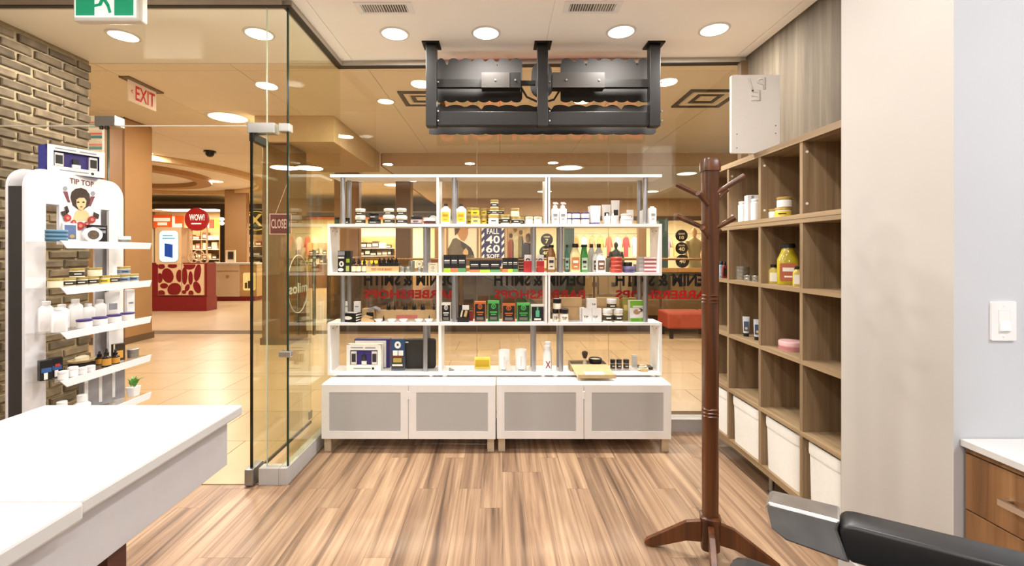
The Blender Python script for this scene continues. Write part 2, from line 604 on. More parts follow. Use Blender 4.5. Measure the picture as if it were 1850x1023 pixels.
# mirrored shop name on the glass, three times along the front
BLK = pm((14, 12, 12), 0.5, var=0.0)
REDV = pm((178, 16, 14), 0.5, var=0.03)
d_ = (GR - GL).normalized()
for i, (xa, xb) in enumerate(((655, 822), (893, 1057), (1112, 1288))):
    xm = sx((xa + xb) / 2, 3.55)
    ww = (xb - xa) * 3.56 / F
    t = (xm - GL.x) / d_.x
    k = 0 if t < gw[1] else (1 if t < gw[2] else 2)
    for body, zz, hh, mt, wd in (('DENIM & SMITH', 1.165, 0.098, BLK, ww), ('BARBERSHOPS', 1.050, 0.070, REDV, ww)):
        lettering(body, wd, hh, mt, wins[k], (t, -0.007, zz), mirror=True, name='vinyl_lettering', bold=0.032)
# sealing cards and CLOSED sign
t = thing('closed_sign', 'small maroon CLOSED sign hanging on a cord behind the glass corner', 'sign', (-1.352, 2.800, 1.49), R(4))
obj('board', bx(-0.066, 0.066, -0.002, 0.002, 0.0, 0.128), pm((112, 46, 44), 0.5), t)
fr = MB()
for a in ((-0.066, 0.066, 0.0, 0.005), (-0.066, 0.066, 0.123, 0.128), (-0.066, -0.061, 0.0, 0.128), (0.061, 0.066, 0.0, 0.128)):
    fr.box(a[0], a[1], -0.0032, -0.002, a[2], a[3])
PINK = pm((232, 190, 180), 0.6, var=0.03)
obj('border', fr, PINK, t)
lettering('CLOSED', 0.112, 0.058, PINK, t, (0, -0.003, 0.066))
obj('cord', MB().tube([(-0.03, 0, 0.128), (0.045, 0.0, 0.33)], 0.0012, 5), PINK, t)
obj('suction_cup', MB().cyl((0.052, -0.012, 0.335), (0.052, 0.008, 0.335), 0.022, 0.012, 12), ACRYLIC, t)

# ------------------------------------------------------------------ lamps, vents and signs on the shop ceiling
TRIM = pm((222, 218, 212), 0.3, var=0.02)
def lamp_mat(c, s):
    return pm(c, 0.5, emit=s, var=0.0)
LENS = lamp_mat((255, 250, 238), 5.0)
MLENS = lamp_mat((255, 236, 200), 4.0)
def downlight(name, label, x, y, z, r, watts, colour, lens, group=None):
    t = thing(name, label, 'ceiling light', (x, y, z), 0, group)
    ringm = MB().loft([(0, r * 1.24, r * 1.24), (-0.006, r * 1.20, r * 1.20), (-0.007, r * 1.04, r * 1.04)], n=32, cap=False)
    obj('trim_ring', ringm, TRIM, t, smooth=True)
    obj('lens', MB().loft([(-0.001, r * 1.04, r * 1.04), (-0.005, r * 1.03, r * 1.03), (-0.0055, r * 0.5, r * 0.5), (-0.0055, 0.001, 0.001)], n=32), lens, t)
    ld = bpy.data.lights.new('lamp_light', 'AREA')
    ld.shape = 'DISK'
    ld.size = r * 2
    ld.energy = watts
    ld.color = colour
    lo = bpy.data.objects.new('lamp_light', ld)
    COL.objects.link(lo)
    lo.parent = t
    lo.location = (0, 0, -0.012)
    return t
downlight('downlight', 'round white recessed ceiling light nearest the left glass corner', -0.725, 3.13, H, 0.083, SHOP_W, SHOP_C, LENS)
downlight('downlight', 'round white recessed ceiling light above the left half of the hanging black sign', -0.095, 3.12, H, 0.083, SHOP_W, SHOP_C, LENS)
downlight('downlight', 'round white recessed ceiling light above the right half of the hanging black sign', 0.828, 3.10, H, 0.083, SHOP_W, SHOP_C, LENS)
downlight('downlight', 'round white recessed ceiling light above the oak cube shelf', 1.45, 3.07, H, 0.083, SHOP_W, SHOP_C, LENS)
for rn, y in (('overhead', 1.35), ('middle', -0.5), ('rearmost', -2.3)):
    for cn, x in (('left', -2.1), ('centre', -0.7), ('right', 0.7)):
        downlight('downlight', 'round white recessed ceiling light out of view, %s row, %s' % (rn, cn), x, y, H, 0.083, SHOP_W * 0.75, SHOP_C, LENS, 'ceiling lights behind the viewer')
downlight('downlight', 'round white recessed ceiling light over the drawer cabinet', 2.3, 0.3, H, 0.083, SHOP_W * 1.5, (0.93, 0.96, 1.0), LENS)
downlight('entrance_downlight', 'round ceiling light outside the door nearest the brick wall', -2.62, 3.16, H, 0.083, RECESS_W, SHOP_C, LENS)
downlight('entrance_downlight', 'round ceiling light outside the door behind the narrow glass return', -1.66, 3.13, H, 0.083, RECESS_W, SHOP_C, LENS)

def vent(label, x, y):
    t = thing('ceiling_vent', label, 'vent', (x, y, H), 0, 'ceiling air vents')
    f = MB()
    a, b_ = 0.175, 0.066
    for q in ((-a, a, -b_, -b_ + 0.022), (-a, a, b_ - 0.022, b_), (-a, -a + 0.035, -b_ + 0.022, b_ - 0.022), (a - 0.035, a, -b_ + 0.022, b_ - 0.022)):
        f.box(q[0], q[1], q[2], q[3], -0.006, 0.0)
    obj('frame', f, WHITE, t)
    obj('duct', bx(-0.14, 0.14, -0.045, 0.045, -0.0015, -0.0005), pm((96, 84, 70), 0.8), t)
    for k in range(18):
        sl = obj('slat', bx(-0.0022, 0.0022, -0.043, 0.043, -0.0065, 0.0), WHITE, t, loc=(-0.132 + k * 0.0155, 0, -0.0005), rot=(0, R(30 if k < 9 else -30), 0))
vent('white slatted ceiling vent left of the hanging sign', sx(695, 2.80), 2.80)
vent('white slatted ceiling vent right of the hanging sign', sx(1070, 2.79), 2.79)

# green running-man exit sign
GREEN = pm((18, 150, 108), 0.4, emit=0.55, var=0.02)
GWH = pm((236, 250, 242), 0.4, emit=0.6, var=0.0)
t = thing('emergency_exit_sign', 'green running man exit sign in a white housing at the shop ceiling', 'sign', (sx(191, 2.45), 2.45, 2.648))
obj('housing', bx(-0.18, 0.19, 0.002, 0.05, -0.018, 0.241), OFFWHITE, t, bevel=0.01)
obj('face_plate', bx(-0.163, 0.163, -0.006, 0.002, 0.0, 0.215), GWH, t)
obj('green_field', bx(-0.155, -0.055, -0.0075, -0.0062, 0.008, 0.207), GREEN, t)
obj('green_field', bx(0.052, 0.155, -0.0075, -0.0062, 0.008, 0.207), GREEN, t)
man = MB()
def limb(a, b_, wd):
    a, b_ = Vector(a), Vector(b_)
    n = Vector((-(b_ - a).y, (b_ - a).x)).normalized() * wd / 2
    man.prism([tuple(a + n), tuple(b_ + n), tuple(b_ - n), tuple(a - n)], -0.0085, -0.0063)
limb((0.006, 0.150), (-0.006, 0.095), 0.034)
limb((-0.006, 0.10), (0.020, 0.060), 0.018)
limb((0.018, 0.064), (0.030, 0.022), 0.015)
limb((-0.010, 0.098), (-0.026, 0.062), 0.018)
limb((-0.024, 0.066), (-0.062, 0.058), 0.014)
limb((0.010, 0.148), (0.030, 0.118), 0.011)
limb((0.028, 0.120), (0.050, 0.118), 0.010)
limb((0.0, 0.150), (-0.028, 0.135), 0.011)
limb((-0.026, 0.138), (-0.040, 0.112), 0.010)
man.prism(arc(0.016, 0.175, 0.013, 0, 330, 11), -0.0085, -0.0063)
obj('running_figure', man, GREEN, t)

# ------------------------------------------------------------------ hanging channel-letter sign (seen from behind)
t = thing('hanging_shop_sign', 'black steel sign frame hanging from the ceiling with letter backs on two tiers', 'sign', (0, 3.30, H))
Z0 = -H
for x in (-0.495, 0.310, 1.119):
    pl = obj('ceiling_plate', bx(x - 0.062, x + 0.062, -0.065, 0.065, -0.010, 0.0), DARKMETAL, t)
    ps = obj('post', bx(x - 0.038, x + 0.038, -0.035, 0.035, 2.290 + Z0, -0.010), DARKMETAL, t, bevel=0.003)
    for zz in (2.61, 2.40, 2.33):
        obj('bolt', MB().cyl((x + 0.05, -0.008, zz + Z0), (x + 0.05, -0.028, zz + Z0), 0.006, n=8), STEEL, ps)
obj('lower_bar', bx(-0.455, 0.272, -0.02, 0.04, 2.300 + Z0, 2.398 + Z0), DARKMETAL, t, bevel=0.003)
obj('lower_bar', bx(0.348, 1.081, -0.02, 0.04, 2.300 + Z0, 2.398 + Z0), DARKMETAL, t, bevel=0.003)
obj('upper_bar', bx(-0.455, -0.13, 0.0, 0.04, 2.583 + Z0, 2.640 + Z0), DARKMETAL, t)
obj('upper_bar', bx(0.752, 1.081, 0.0, 0.04, 2.583 + Z0, 2.640 + Z0), DARKMETAL, t)
for x0, x1, e in ((-0.132, 0.150, 1), (0.378, 0.752, 0)):
    bxo = obj('power_box', bx(x0, x1, -0.045, 0.035, 2.560 + Z0, 2.672 + Z0), DARKMETAL, t, bevel=0.003)
    pl = obj('cover_plate', bx(x0 + (0 if e else 0.0), x1 - (0.08 if e else 0), -0.049, -0.045, 2.562 + Z0, 2.670 + Z0), pm((44, 39, 34), 0.45, metal=0.2), bxo)
    for xx in (x0 + 0.1, x1 - 0.04):
        obj('screw', MB().cyl((xx, -0.049, 2.615 + Z0), (xx, -0.053, 2.615 + Z0), 0.007, n=8), STEEL, bxo)
bar2 = bx(0.15, 0.26, 0.0, 0.03, 2.60 + Z0, 2.63 + Z0)
obj('connector', bar2, DARKMETAL, t)
def scallop(x0, x1, zlo, zhi, top, bottom, amp=0.03):
    """outline with rounded bumps along its top and bottom edge"""
    P = []
    n = bottom
    for i in range(n):
        a, b_ = x0 + (x1 - x0) * i / n, x0 + (x1 - x0) * (i + 1) / n
        for k in range(6):
            u = k / 6
            P.append((a + (b_ - a) * u, zlo + amp * 0.6 - amp * 0.6 * math.sin(math.pi * (0.08 + 0.84 * u)) ** 0.5))
    P.append((x1, zlo + amp * 0.6))
    n = top
    for i in range(n):
        b_, a = x1 - (x1 - x0) * i / n, x1 - (x1 - x0) * (i + 1) / n
        am = amp * (2.4 if i % 4 == (1 if x0 > 0 else 2) else 1.0)
        for k in range(6):
            u = k / 6
            P.append((b_ + (a - b_) * u, zhi - am + am * math.sin(math.pi * (0.06 + 0.88 * u)) ** 0.5))
    P.append((x0, zhi - amp))
    return P
SIGNB = pm((30, 26, 22), 0.75, metal=0.0, var=0.1, scale=5)
obj('letter_backing', MB().prism(scallop(-0.488, 0.168, 2.505, 2.835, 7, 8, 0.045), 0.10, 0.108), SIGNB, t, loc=(0, 0, Z0), label='scalloped black backing of the upper left letters')
obj('letter_backing', MB().prism(scallop(0.455, 1.125, 2.505, 2.835, 7, 8, 0.045), 0.10, 0.108), SIGNB, t, loc=(0, 0, Z0), label='scalloped black backing of the upper right letters')
obj('letter_backing', MB().prism(arc(0.315, 2.735, 0.075, 0, 180, 12) + arc(0.315, 2.62, 0.085, 180, 360, 12), 0.10, 0.108), SIGNB, t, loc=(0, 0, Z0))
obj('letter_backing', MB().prism(scallop(-0.53, 1.17, 2.262, 2.485, 13, 16, 0.026), 0.10, 0.108), SIGNB, t, loc=(0, 0, Z0), label='long scalloped black backing of the lower letters')
obj('cable', MB().tube([(0.15, 0.03, 2.60), (0.20, 0.06, 2.53), (0.30, 0.075, 2.49), (0.40, 0.06, 2.51), (0.44, 0.03, 2.57)], 0.008, 8), BLACK, t, loc=(0, 0, Z0))
LETR = pm((255, 92, 70), 0.5, emit=1.3, var=0.0)
RET = pm((92, 30, 24), 0.5, var=0.05)
def channel(text, xm, zm, w_, h_):
    a = lettering(text, w_, h_, RET, t, (xm, 0.175, zm + Z0), depth=0.06, mirror=True, name='channel_letters')
    lettering(text, w_, h_, LETR, a, (0, 0.0015, 0), mirror=True, name='lit_face')
channel('SMITH', -0.16, 2.655, 0.58, 0.225)
channel('&', 0.315, 2.68, 0.12, 0.20)
channel('DENIM', 0.79, 2.655, 0.58, 0.225)
channel('BARBERSHOPS', 0.32, 2.365, 1.62, 0.17)

# ------------------------------------------------------------------ white low cabinets and the tall display shelf
CF = 3.118
FROST = pm((182, 182, 181), 0.55, var=0.015, scale=4)
def low_cabinet(x0, label):
    t = thing('low_cabinet', label, 'cabinet', (x0 + 0.6, CF, 0), R(0.35), 'white low cabinets')
    t.rotation_euler = (0, 0, R(-0.35))
    body = MB()
    body.box(-0.599, 0.599, 0.018, 0.378, 0.450, 0.471)
    body.box(-0.599, 0.599, 0.018, 0.378, 0.096, 0.112)
    body.box(-0.599, -0.583, 0.018, 0.378, 0.112, 0.450)
    body.box(0.583, 0.599, 0.018, 0.378, 0.112, 0.450)
    body.box(-0.583, 0.583, 0.370, 0.378, 0.112, 0.450)
    body.box(-0.008, 0.008, 0.018, 0.370, 0.112, 0.450)
    obj('body', body, WHITE, t)
    for s in (-1, 1):
        a, b_ = (-0.598, -0.002) if s < 0 else (0.002, 0.598)
        f = MB()
        ew, zt, zb = 0.052, 0.468, 0.097
        f.box(a, b_, 0.0, 0.017, zt - ew, zt)
        f.box(a, b_, 0.0, 0.017, zb, zb + ew)
        f.box(a, a + ew, 0.0, 0.017, zb + ew, zt - ew)
        f.box(b_ - ew, b_, 0.0, 0.017, zb + ew, zt - ew)
        dr = obj('door', f, WHITE, t)
        obj('frosted_panel', bx(a + ew, b_ - ew, 0.004, 0.012, zb + ew, zt - ew), FROST, dr, label='grey frosted glass panel')
    obj('hinge', bx(-0.006, 0.006, -0.006, 0.0, 0.37, 0.425), WHITE, t, bevel=0.002)
    LEG = pm((196, 178, 152), 0.4, metal=0.25, var=0.04)
    for x in (-0.565, 0.565):
        for y in (0.045, 0.34):
            obj('leg', bx(x - 0.024, x + 0.024, y - 0.024, y + 0.024, 0.0, 0.096), LEG, t, bevel=0.003)
low_cabinet(-1.228, 'low white cabinet with two frosted doors next to the glass door')
low_cabinet(-0.022, 'low white cabinet with two frosted doors next to the coat rack')

SF, SB = 3.30, 3.50          # front and back of the display shelf
k0 = SF / F
t = thing('display_shelf', 'tall white open shelf with grey metal tubes standing on the low cabinets', 'shelf', (0, SF, 0.471))
Zs = -0.471
BT = [1.947, 1.587, 1.231, 0.867, 0.507]           # tops of the boards
BH = [0.020, 0.021, 0.020, 0.019, 0.022]
DP = SB - SF
for i, (zt, th) in enumerate(zip(BT, BH)):
    xa, xb = (sx(596, SF), sx(1196, SF)) if i in (0,) else (sx(591.5, SF), sx(1196, SF))
    cut = [xa, sx(791 if i % 2 == 0 else 793.5, SF), sx(989.5, SF), xb] if i in (0, 2, 3) else [xa, sx(794, SF), xb]
    for a, b_ in zip(cut, cut[1:]):
        obj('shelf_board', bx(a + 0.0006, b_ - 0.0006, 0, DP, zt - th + Zs, zt + Zs), WHITE, t)
def upr(x0, x1, row):
    obj('upright', bx(sx(x0, SF), sx(x1, SF), 0.001, DP - 0.001, BT[row + 1] + Zs, BT[row] - BH[row] + Zs), WHITE, t)
def tubes(xf, row, back=True, dx=0.0):
    X = sx(xf, SF + 0.03)
    z0, z1 = BT[row + 1] + Zs, BT[row] - BH[row] + Zs
    obj('support_tube', MB().cyl((X, 0.03, z0), (X, 0.03, z1), 0.0165), TUBE, t, smooth=True)
    if back:
        obj('support_tube', MB().cyl((X + dx, DP - 0.03, z0), (X + dx, DP - 0.03, z1), 0.0165), TUBE, t, smooth=True)
for row in (0, 2):
    upr(788.5, 792.5, row); upr(985, 989, row); upr(990.5, 994, row)
    tubes(619.5, row); tubes(820.5, row); tubes(1166, row)
for row in (1, 3):
    upr(591.5, 596, row); upr(792, 797, row); upr(1190.5, 1196, row)
    tubes(768.5, row, dx=-0.0); tubes(964.5, row); tubes(1013.5, row)
for x in (602, 778, 803, 981, 1004, 1182):
    for y in (0.03, DP - 0.03):
        obj('foot', MB().cyl((sx(x, SF), y, 0.0005), (sx(x, SF), y, 0.0145), 0.018, n=12), WHITE, t)
for x, s in ((596.3, 1), (1190.2, -1)):
    for row in (1, 3):
        for y in (0.05, 0.14):
            X = sx(x, SF)
            obj('shelf_pin', MB().cyl((X, y, BT[row] - 0.05 + Zs), (X + s * 0.004, y, BT[row] - 0.05 + Zs), 0.004, n=8), STEEL, t)

# ------------------------------------------------------------------ oak cube shelf on the right with storage boxes
CX = 1.49
t = thing('cube_shelf', 'tall oak cube shelf along the right wall below the pale wall covering', 'shelf', (CX, 1.96, 0))
yc = [1.972, 2.246, 2.605, 2.966, 3.324]
rows = [0.150, 0.484, 0.837, 1.191, 1.536]
D_ = 0.385
W2 = 0.011
for i, z in enumerate(rows):
    th = 0.022 if i else 0.034
    obj('shelf_board', bx(0, D_, -0.0, 1.372, z - th / 2, z + th / 2), CUBBYH, t)
obj('shelf_board', bx(-0.002, D_, -0.0, 1.372, 1.548, 1.570), CUBBYH, t)
obj('top_board', bx(-0.004, D_, -0.0, 1.376, 1.925, 1.957), CUBBYH, t)
for j, y in enumerate(yc):
    yy = y - 1.96
    for a, b_ in ((0.167, 0.473), (0.495, 0.826), (0.848, 1.180), (1.202, 1.525), (1.570, 1.925)):
        dv = obj('divider', bx(0.001, D_, yy - W2, yy + W2, a, b_), CUBBYW, t)
        if a > 1.5 and 0 < j < 4:
            for zz in (a + 0.05, b_ - 0.05):
                obj('screw_cap', MB().cyl((0.022, yy - W2 - 0.002, zz), (0.022, yy - W2, zz), 0.007, n=10), PAPER, dv)
obj('back_panel', bx(D_, D_ + 0.008, -0.0, 1.376, 0.14, 1.95), CUBBYW, t)
for y in (0.05, 0.645, 1.32):
    for x in (0.07, 0.33):
        lg = obj('leg', MB().cyl((x, y, 0.004), (x, y, 0.133), 0.014, n=12), STEEL, t, smooth=True)
        obj('foot_disc', MB().cyl((x, y, 0), (x, y, 0.006), 0.022, n=12), STEEL, lg)
FAB = pm((236, 234, 230), 0.85, var=0.02, scale=40)
names = ['white fabric storage box in the cube shelf half hidden by the cream wall',
         'white fabric storage box in the cube shelf, second from the cream wall',
         'white fabric storage box in the cube shelf, third from the cream wall',
         'white fabric storage box in the cube shelf nearest the front glass']
for j in range(4):
    ya, yb = yc[j] + W2 + 0.012, yc[j + 1] - W2 - 0.012
    b = thing('storage_box', names[j], 'box', (CX + 0.006, (ya + yb) / 2, 0.167), 0, 'white storage boxes')
    hw = (yb - ya) / 2
    obj('fabric_body', MB().loft([(0.0, 0.17, hw * 0.97, 9), (0.12, 0.172, hw * 0.985, 9), (0.24, 0.174, hw, 9)], n=32).box(-0.15, 0.15, -hw * 0.9, hw * 0.9, 0.1, 0.235), FAB, b, loc=(0.18, 0, 0), smooth=True)
    obj('rim_band', MB().loft([(0.235, 0.177, hw * 1.012, 9), (0.25, 0.179, hw * 1.02, 9), (0.288, 0.178, hw * 1.02, 9), (0.290, 0.168, hw * 0.98, 9), (0.25, 0.166, hw * 0.96, 9)], n=32, cap=False), FAB, b, loc=(0.18, 0, 0), smooth=True)

# white board sign on top of the cube shelf
t = thing('blade_sign_panel', 'white rectangular sign board with embossed letters on top of the cube shelf', 'sign', (1.4885, 2.65, 1.957))
obj('board', MB().prism(rrect(-0.1415, 0.1415, 0.0, 0.455, 0.012), -0.010, 0.010), pm((238, 234, 228), 0.3, var=0.01), t)
EMB = pm((230, 225, 217), 0.3, var=0.01)
for ch, x, z, w_, h_ in (('P', 0.03, 0.405, 0.052, 0.07), ('/', -0.03, 0.395, 0.035, 0.075), ('E', 0.0, 0.335, 0.052, 0.062)):
    lettering(ch, w_, h_, EMB, t, (x, -0.010, z), depth=0.005, mirror=True, name='embossed_letter')
for x, z in ((-0.11, 0.03), (-0.11, 0.11), (0.115, 0.115), (0.115, 0.16)):
    obj('screw', MB().cyl((x, -0.013, z), (x, -0.010, z), 0.0035, n=8), STEEL, t)

# ------------------------------------------------------------------ coat rack
t = thing('coat_rack', 'dark walnut standing coat rack with eight pegs and splayed feet', 'coat rack', (sx(1283, 2.05), 2.05, 0), R(-20))
oct8 = lambda r: [(r, r), ]
post = MB().loft([(0.085, 0.030, 0.030, 4), (0.80, 0.031, 0.031, 4), (1.745, 0.033, 0.033, 4)], n=16)
obj('post', post, WALNUT, t, smooth=True, rz=R(20))
capm = MB().loft([(1.745, 0.038, 0.038, 4), (1.785, 0.039, 0.039, 4), (1.800, 0.034, 0.034, 4), (1.803, 0.02, 0.02, 4)], n=16)
obj('finial', capm, WALNUT, t, smooth=True, rz=R(20))
for z in (0.645, 0.660, 0.676, 1.155, 1.170, 1.186):
    obj('turned_ring', MB().loft([(z - 0.006, 0.030, 0.030, 3), (z, 0.036, 0.036, 3), (z + 0.006, 0.030, 0.030, 3)], n=20), WALNUT, t, smooth=True)
obj('hub', MB().loft([(0.045, 0.037, 0.037, 4), (0.05, 0.040, 0.040, 4), (0.170, 0.040, 0.040, 4), (0.176, 0.044, 0.044, 4), (0.190, 0.044, 0.044, 4), (0.195, 0.037, 0.037, 4)], n=20), WALNUT, t, smooth=True)
for k in range(4):
    a = math.pi / 2 * k
    mb = MB().prism([(0.035, 0.070), (0.035, 0.165), (0.10, 0.148), (0.275, 0.030), (0.285, 0.012), (0.262, 0.0), (0.245, 0.0), (0.10, 0.062)], -0.013, 0.013)
    obj('foot', mb, WALNUT, t, rz=a, bevel=0.003)
def peg(p0, p1):
    obj('peg', MB().cyl(p0, p1, 0.0105, 0.0125, 12), WALNUT, t, smooth=True)
# pegs in room directions (undo the rack's own turn)
c20, s20 = math.cos(R(20)), math.sin(R(20))
def rp(x, y, z): return (x * c20 - y * s20, x * s20 + y * c20, z)
peg(rp(0.015, -0.02, 1.642), rp(0.128, -0.05, 1.718))
peg(rp(0.02, 0.015, 1.600), rp(0.098, 0.05, 1.668))
peg(rp(-0.02, 0.015, 1.628), rp(-0.132, 0.05, 1.695))
peg(rp(-0.015, -0.02, 1.588), rp(-0.080, -0.06, 1.640))
peg(rp(0.015, -0.02, 1.488), rp(0.086, -0.05, 1.532))
peg(rp(0.02, 0.015, 1.445), rp(0.066, 0.05, 1.480))
peg(rp(-0.02, 0.015, 1.490), rp(-0.132, 0.05, 1.548))
peg(rp(-0.015, -0.02, 1.442), rp(-0.062, -0.06, 1.488))

# ------------------------------------------------------------------ white counter at the left
t = thing('counter_table', 'white slab-topped counter with a deep white apron at the left foreground', 'counter', (-1.12, 0.6, 0))
TOPM = pm((206, 205, 203), 0.35, var=0.008)
obj('tabletop', bx(-0.31, 0.31, 0.277, 0.83, 0.868, 0.900), TOPM, t, bevel=0.006)
obj('tabletop', bx(-0.31, 0.319, -0.75, 0.275, 0.864, 0.900), TOPM, t, bevel=0.006)
obj('apron', bx(-0.28, 0.28, -0.70, 0.80, 0.725, 0.864), pm((198, 196, 198), 0.45, var=0.015), t, bevel=0.002)
for x in (-0.25, 0.235):
    for y in (-0.6, 0.42):
        obj('leg', bx(x - 0.025, x + 0.025, y - 0.025, y + 0.025, 0, 0.725), pm((74, 34, 28), 0.4), t)

# ------------------------------------------------------------------ drawer cabinet and switch at the right
t = thing('drawer_cabinet', 'brown wood drawer cabinet with a white top beside the grey wall', 'cabinet', (1.50, 1.468, 0))
obj('carcass', bx(0.016, 0.56, -1.4, -0.004, 0.05, 0.752), DRAWERW, t)
obj('countertop', bx(-0.012, 0.575, -1.42, 0.0, 0.754, 0.778), TOPM, t, bevel=0.003)
obj('top_rail', bx(0.0, 0.015, -1.4, -0.004, 0.738, 0.752), DRAWERW, t)
for z0, z1 in ((0.556, 0.733), (0.375, 0.552), (0.10, 0.371)):
    dr = obj('drawer_front', bx(-0.001, 0.015, -0.62, -0.005, z0, z1), DRAWERW, t, bevel=0.0015)
    zm = (z0 + z1) / 2
    hb = MB().box(-0.034, -0.024, -0.41, -0.13, zm - 0.009, zm + 0.009)
    hb.box(-0.025, -0.001, -0.41, -0.395, zm - 0.009, zm + 0.009)
    hb.box(-0.025, -0.001, -0.145, -0.13, zm - 0.009, zm + 0.009)
    obj('handle', hb, CHROME, dr)
    obj('drawer_front', bx(-0.001, 0.015, -1.395, -0.625, z0, z1), DRAWERW, t, bevel=0.0015)
struct('baseboard_side', bx(1.4705, 1.499, 1.452, 1.4695, 0.0, 0.10), PLINTH)
t = thing('light_switch', 'white rocker light switch on the grey wall', 'switch', (1.626, 1.4695, 1.158))
obj('cover_plate', MB().prism(rrect(-0.040, 0.040, -0.063, 0.063, 0.004), -0.006, 0.0), WHITE, t)
obj('surround', bx(-0.019, 0.019, -0.0075, -0.006, -0.036, 0.036), pm((226, 226, 226), 0.4, var=0.01), t)
obj('rocker', MB().prism([(-0.0075, -0.033), (-0.0135, -0.030), (-0.0085, 0.0), (-0.0075, 0.033), (-0.006, 0.033), (-0.006, -0.033)], -0.0165, 0.0165, 'yz'), WHITE, t)
for z in (-0.05, 0.05):
    obj('screw', MB().cyl((0, -0.0075, z), (0, -0.006, z), 0.003, n=8), WHITE, t)

# ------------------------------------------------------------------ barber chair (one arm reaches into the picture)
A = Vector((0.69, 1.175))              # tip of the far armrest
u = Vector((-0.80, 0.60)).normalized()  # where the chair faces
n_ = Vector((-u.y, u.x))                # to the sitter's left
Cc = A - u * 0.30 + n_ * 0.31
t = thing('barber_chair', 'black padded barber chair with chrome-tipped armrest at the lower right', 'chair', (Cc.x, Cc.y, 0), math.atan2(u.y, u.x))
def armrest(yy):
    # chrome end then black pad, along +x
    a = obj('armrest', MB().prism([(-0.42, 0.700), (0.125, 0.668), (0.135, 0.672), (0.150, 0.735), (0.140, 0.750), (0.12, 0.755), (-0.42, 0.775)], yy - 0.042, yy + 0.042), CHAIRBLACK, t, bevel=0.016, smooth='full', label='black padded armrest')
    obj('armrest_cap', MB().prism([(0.128, 0.664), (0.255, 0.670), (0.290, 0.690), (0.300, 0.738), (0.292, 0.752), (0.146, 0.757), (0.152, 0.735)], yy - 0.040, yy + 0.040), CAPCHROME, a, bevel=0.006, label='polished chrome end cap')
    obj('arm_strut', bx(-0.25, -0.17, yy - 0.015, yy + 0.015, 0.40, 0.70), CHROME, a)
armrest(-0.31)
armrest(0.31)
obj('seat', bx(-0.26, 0.375, -0.262, 0.262, 0.43, 0.622), CHAIRBLACK, t, bevel=0.045)
obj('backrest', MB().prism([(-0.24, 0.57), (-0.30, 1.02), (-0.40, 1.02), (-0.36, 0.55)], -0.26, 0.26), CHAIRBLACK, t, bevel=0.03)
obj('pedestal', MB().cyl((0, 0, 0.05), (0, 0, 0.42), 0.06, 0.05, 20), CHROME, t, smooth=True)
obj('base_disc', MB().loft([(0, 0.30, 0.30), (0.02, 0.30, 0.30), (0.05, 0.10, 0.10)], n=32), CHROME, t, smooth=True)
obj('footrest', MB().box(0.36, 0.58, -0.18, 0.18, 0.18, 0.205).box(0.25, 0.38, -0.02, 0.02, 0.20, 0.44), CHROME, t)

# ------------------------------------------------------------------ the mall outside
MH = 3.40
fm = struct('floor_mall', bx(-14, 10, 2.691, 8.02, -0.12, -0.004), GROUT)
struct('floor_mall_side', bx(-14, -2.95, 8.02, 19.5, -0.12, -0.001), TILEB)
struct('floor_mall_far', bx(-2.95, 10, 13.0, 19.5, -0.30, -0.001), pm((120, 94, 66), 0.6))
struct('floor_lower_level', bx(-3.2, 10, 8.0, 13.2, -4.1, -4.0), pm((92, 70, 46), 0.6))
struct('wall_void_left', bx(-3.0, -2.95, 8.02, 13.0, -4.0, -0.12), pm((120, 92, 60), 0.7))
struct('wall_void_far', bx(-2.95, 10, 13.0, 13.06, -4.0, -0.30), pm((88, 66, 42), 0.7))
struct('trim_slab_edge', bx(-2.95, 10, 12.94, 13.0, -0.42, 0.02), pm((206, 178, 138), 0.6))
tile_me = {}
def tile(x0, y0, w_, h_):
    k = (round(w_, 3), round(h_, 3))
    if k not in tile_me:
        m_ = bx(0.0025, k[0] - 0.0025, 0.0025, k[1] - 0.0025, -0.004, 0.0).mesh('floor_tile')
        m_.materials.append(TILE)
        tile_me[k] = m_
    o = bpy.data.objects.new('floor_tile', tile_me[k])
    COL.objects.link(o)
    o.parent = fm
    o.location = (x0, y0, 0)
TS = 0.62
for j in range(9):
    y0 = 2.70 + j * TS
    for i in range(-15, 9):
        x0 = i * TS + (0.31 if j % 2 else 0.0)
        if y0 < 3.4 and (x0 < -3.3 or x0 + TS > -1.2):
            if x0 < -3.3 or x0 > -1.3:
                continue
        if y0 + TS > 8.02 or x0 + TS < -sx(0, 1) * -1.12 * y0 - 0.5:
            continue
        if x0 > 0.62 * y0 + 0.4:
            continue
        wd = min(TS, -1.32 - x0) if y0 < 3.4 else TS
        hd = TS
        if wd > 0.05:
            tile(x0, y0, wd, hd)

# ceiling: panels near, bulkhead, lower part beyond
cm = sempty('ceiling_mall')
obj('ceiling_board', bx(-14, 10, 3.62, 9.30, MH + 0.012, MH + 0.1), pm((176, 150, 114), 0.85), cm)
for i in range(-8, 6):
    for j in range(4):
        obj('ceiling_panel', bx(i * 1.45 + 0.004, (i + 1) * 1.45 - 0.004, 3.64 + j * 1.41, 3.64 + (j + 1) * 1.41 - 0.008, MH, MH + 0.012), MCEIL, cm)
struct('ceiling_mall_side', bx(-14, -2.4, 9.29, 19.5, MH + 0.001, MH + 0.1), MCEIL)
struct('ceiling_mall_far', bx(-2.4, 10, 9.30, 19.5, 3.15, 3.25), MCEIL)
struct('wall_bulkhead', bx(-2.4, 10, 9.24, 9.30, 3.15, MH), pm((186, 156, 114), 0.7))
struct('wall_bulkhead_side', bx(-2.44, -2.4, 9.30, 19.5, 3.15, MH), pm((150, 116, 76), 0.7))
struct('wall_shopfront_header', bx(-14, 10, 3.63, 3.64, H, MH), pm((236, 226, 208), 0.8))
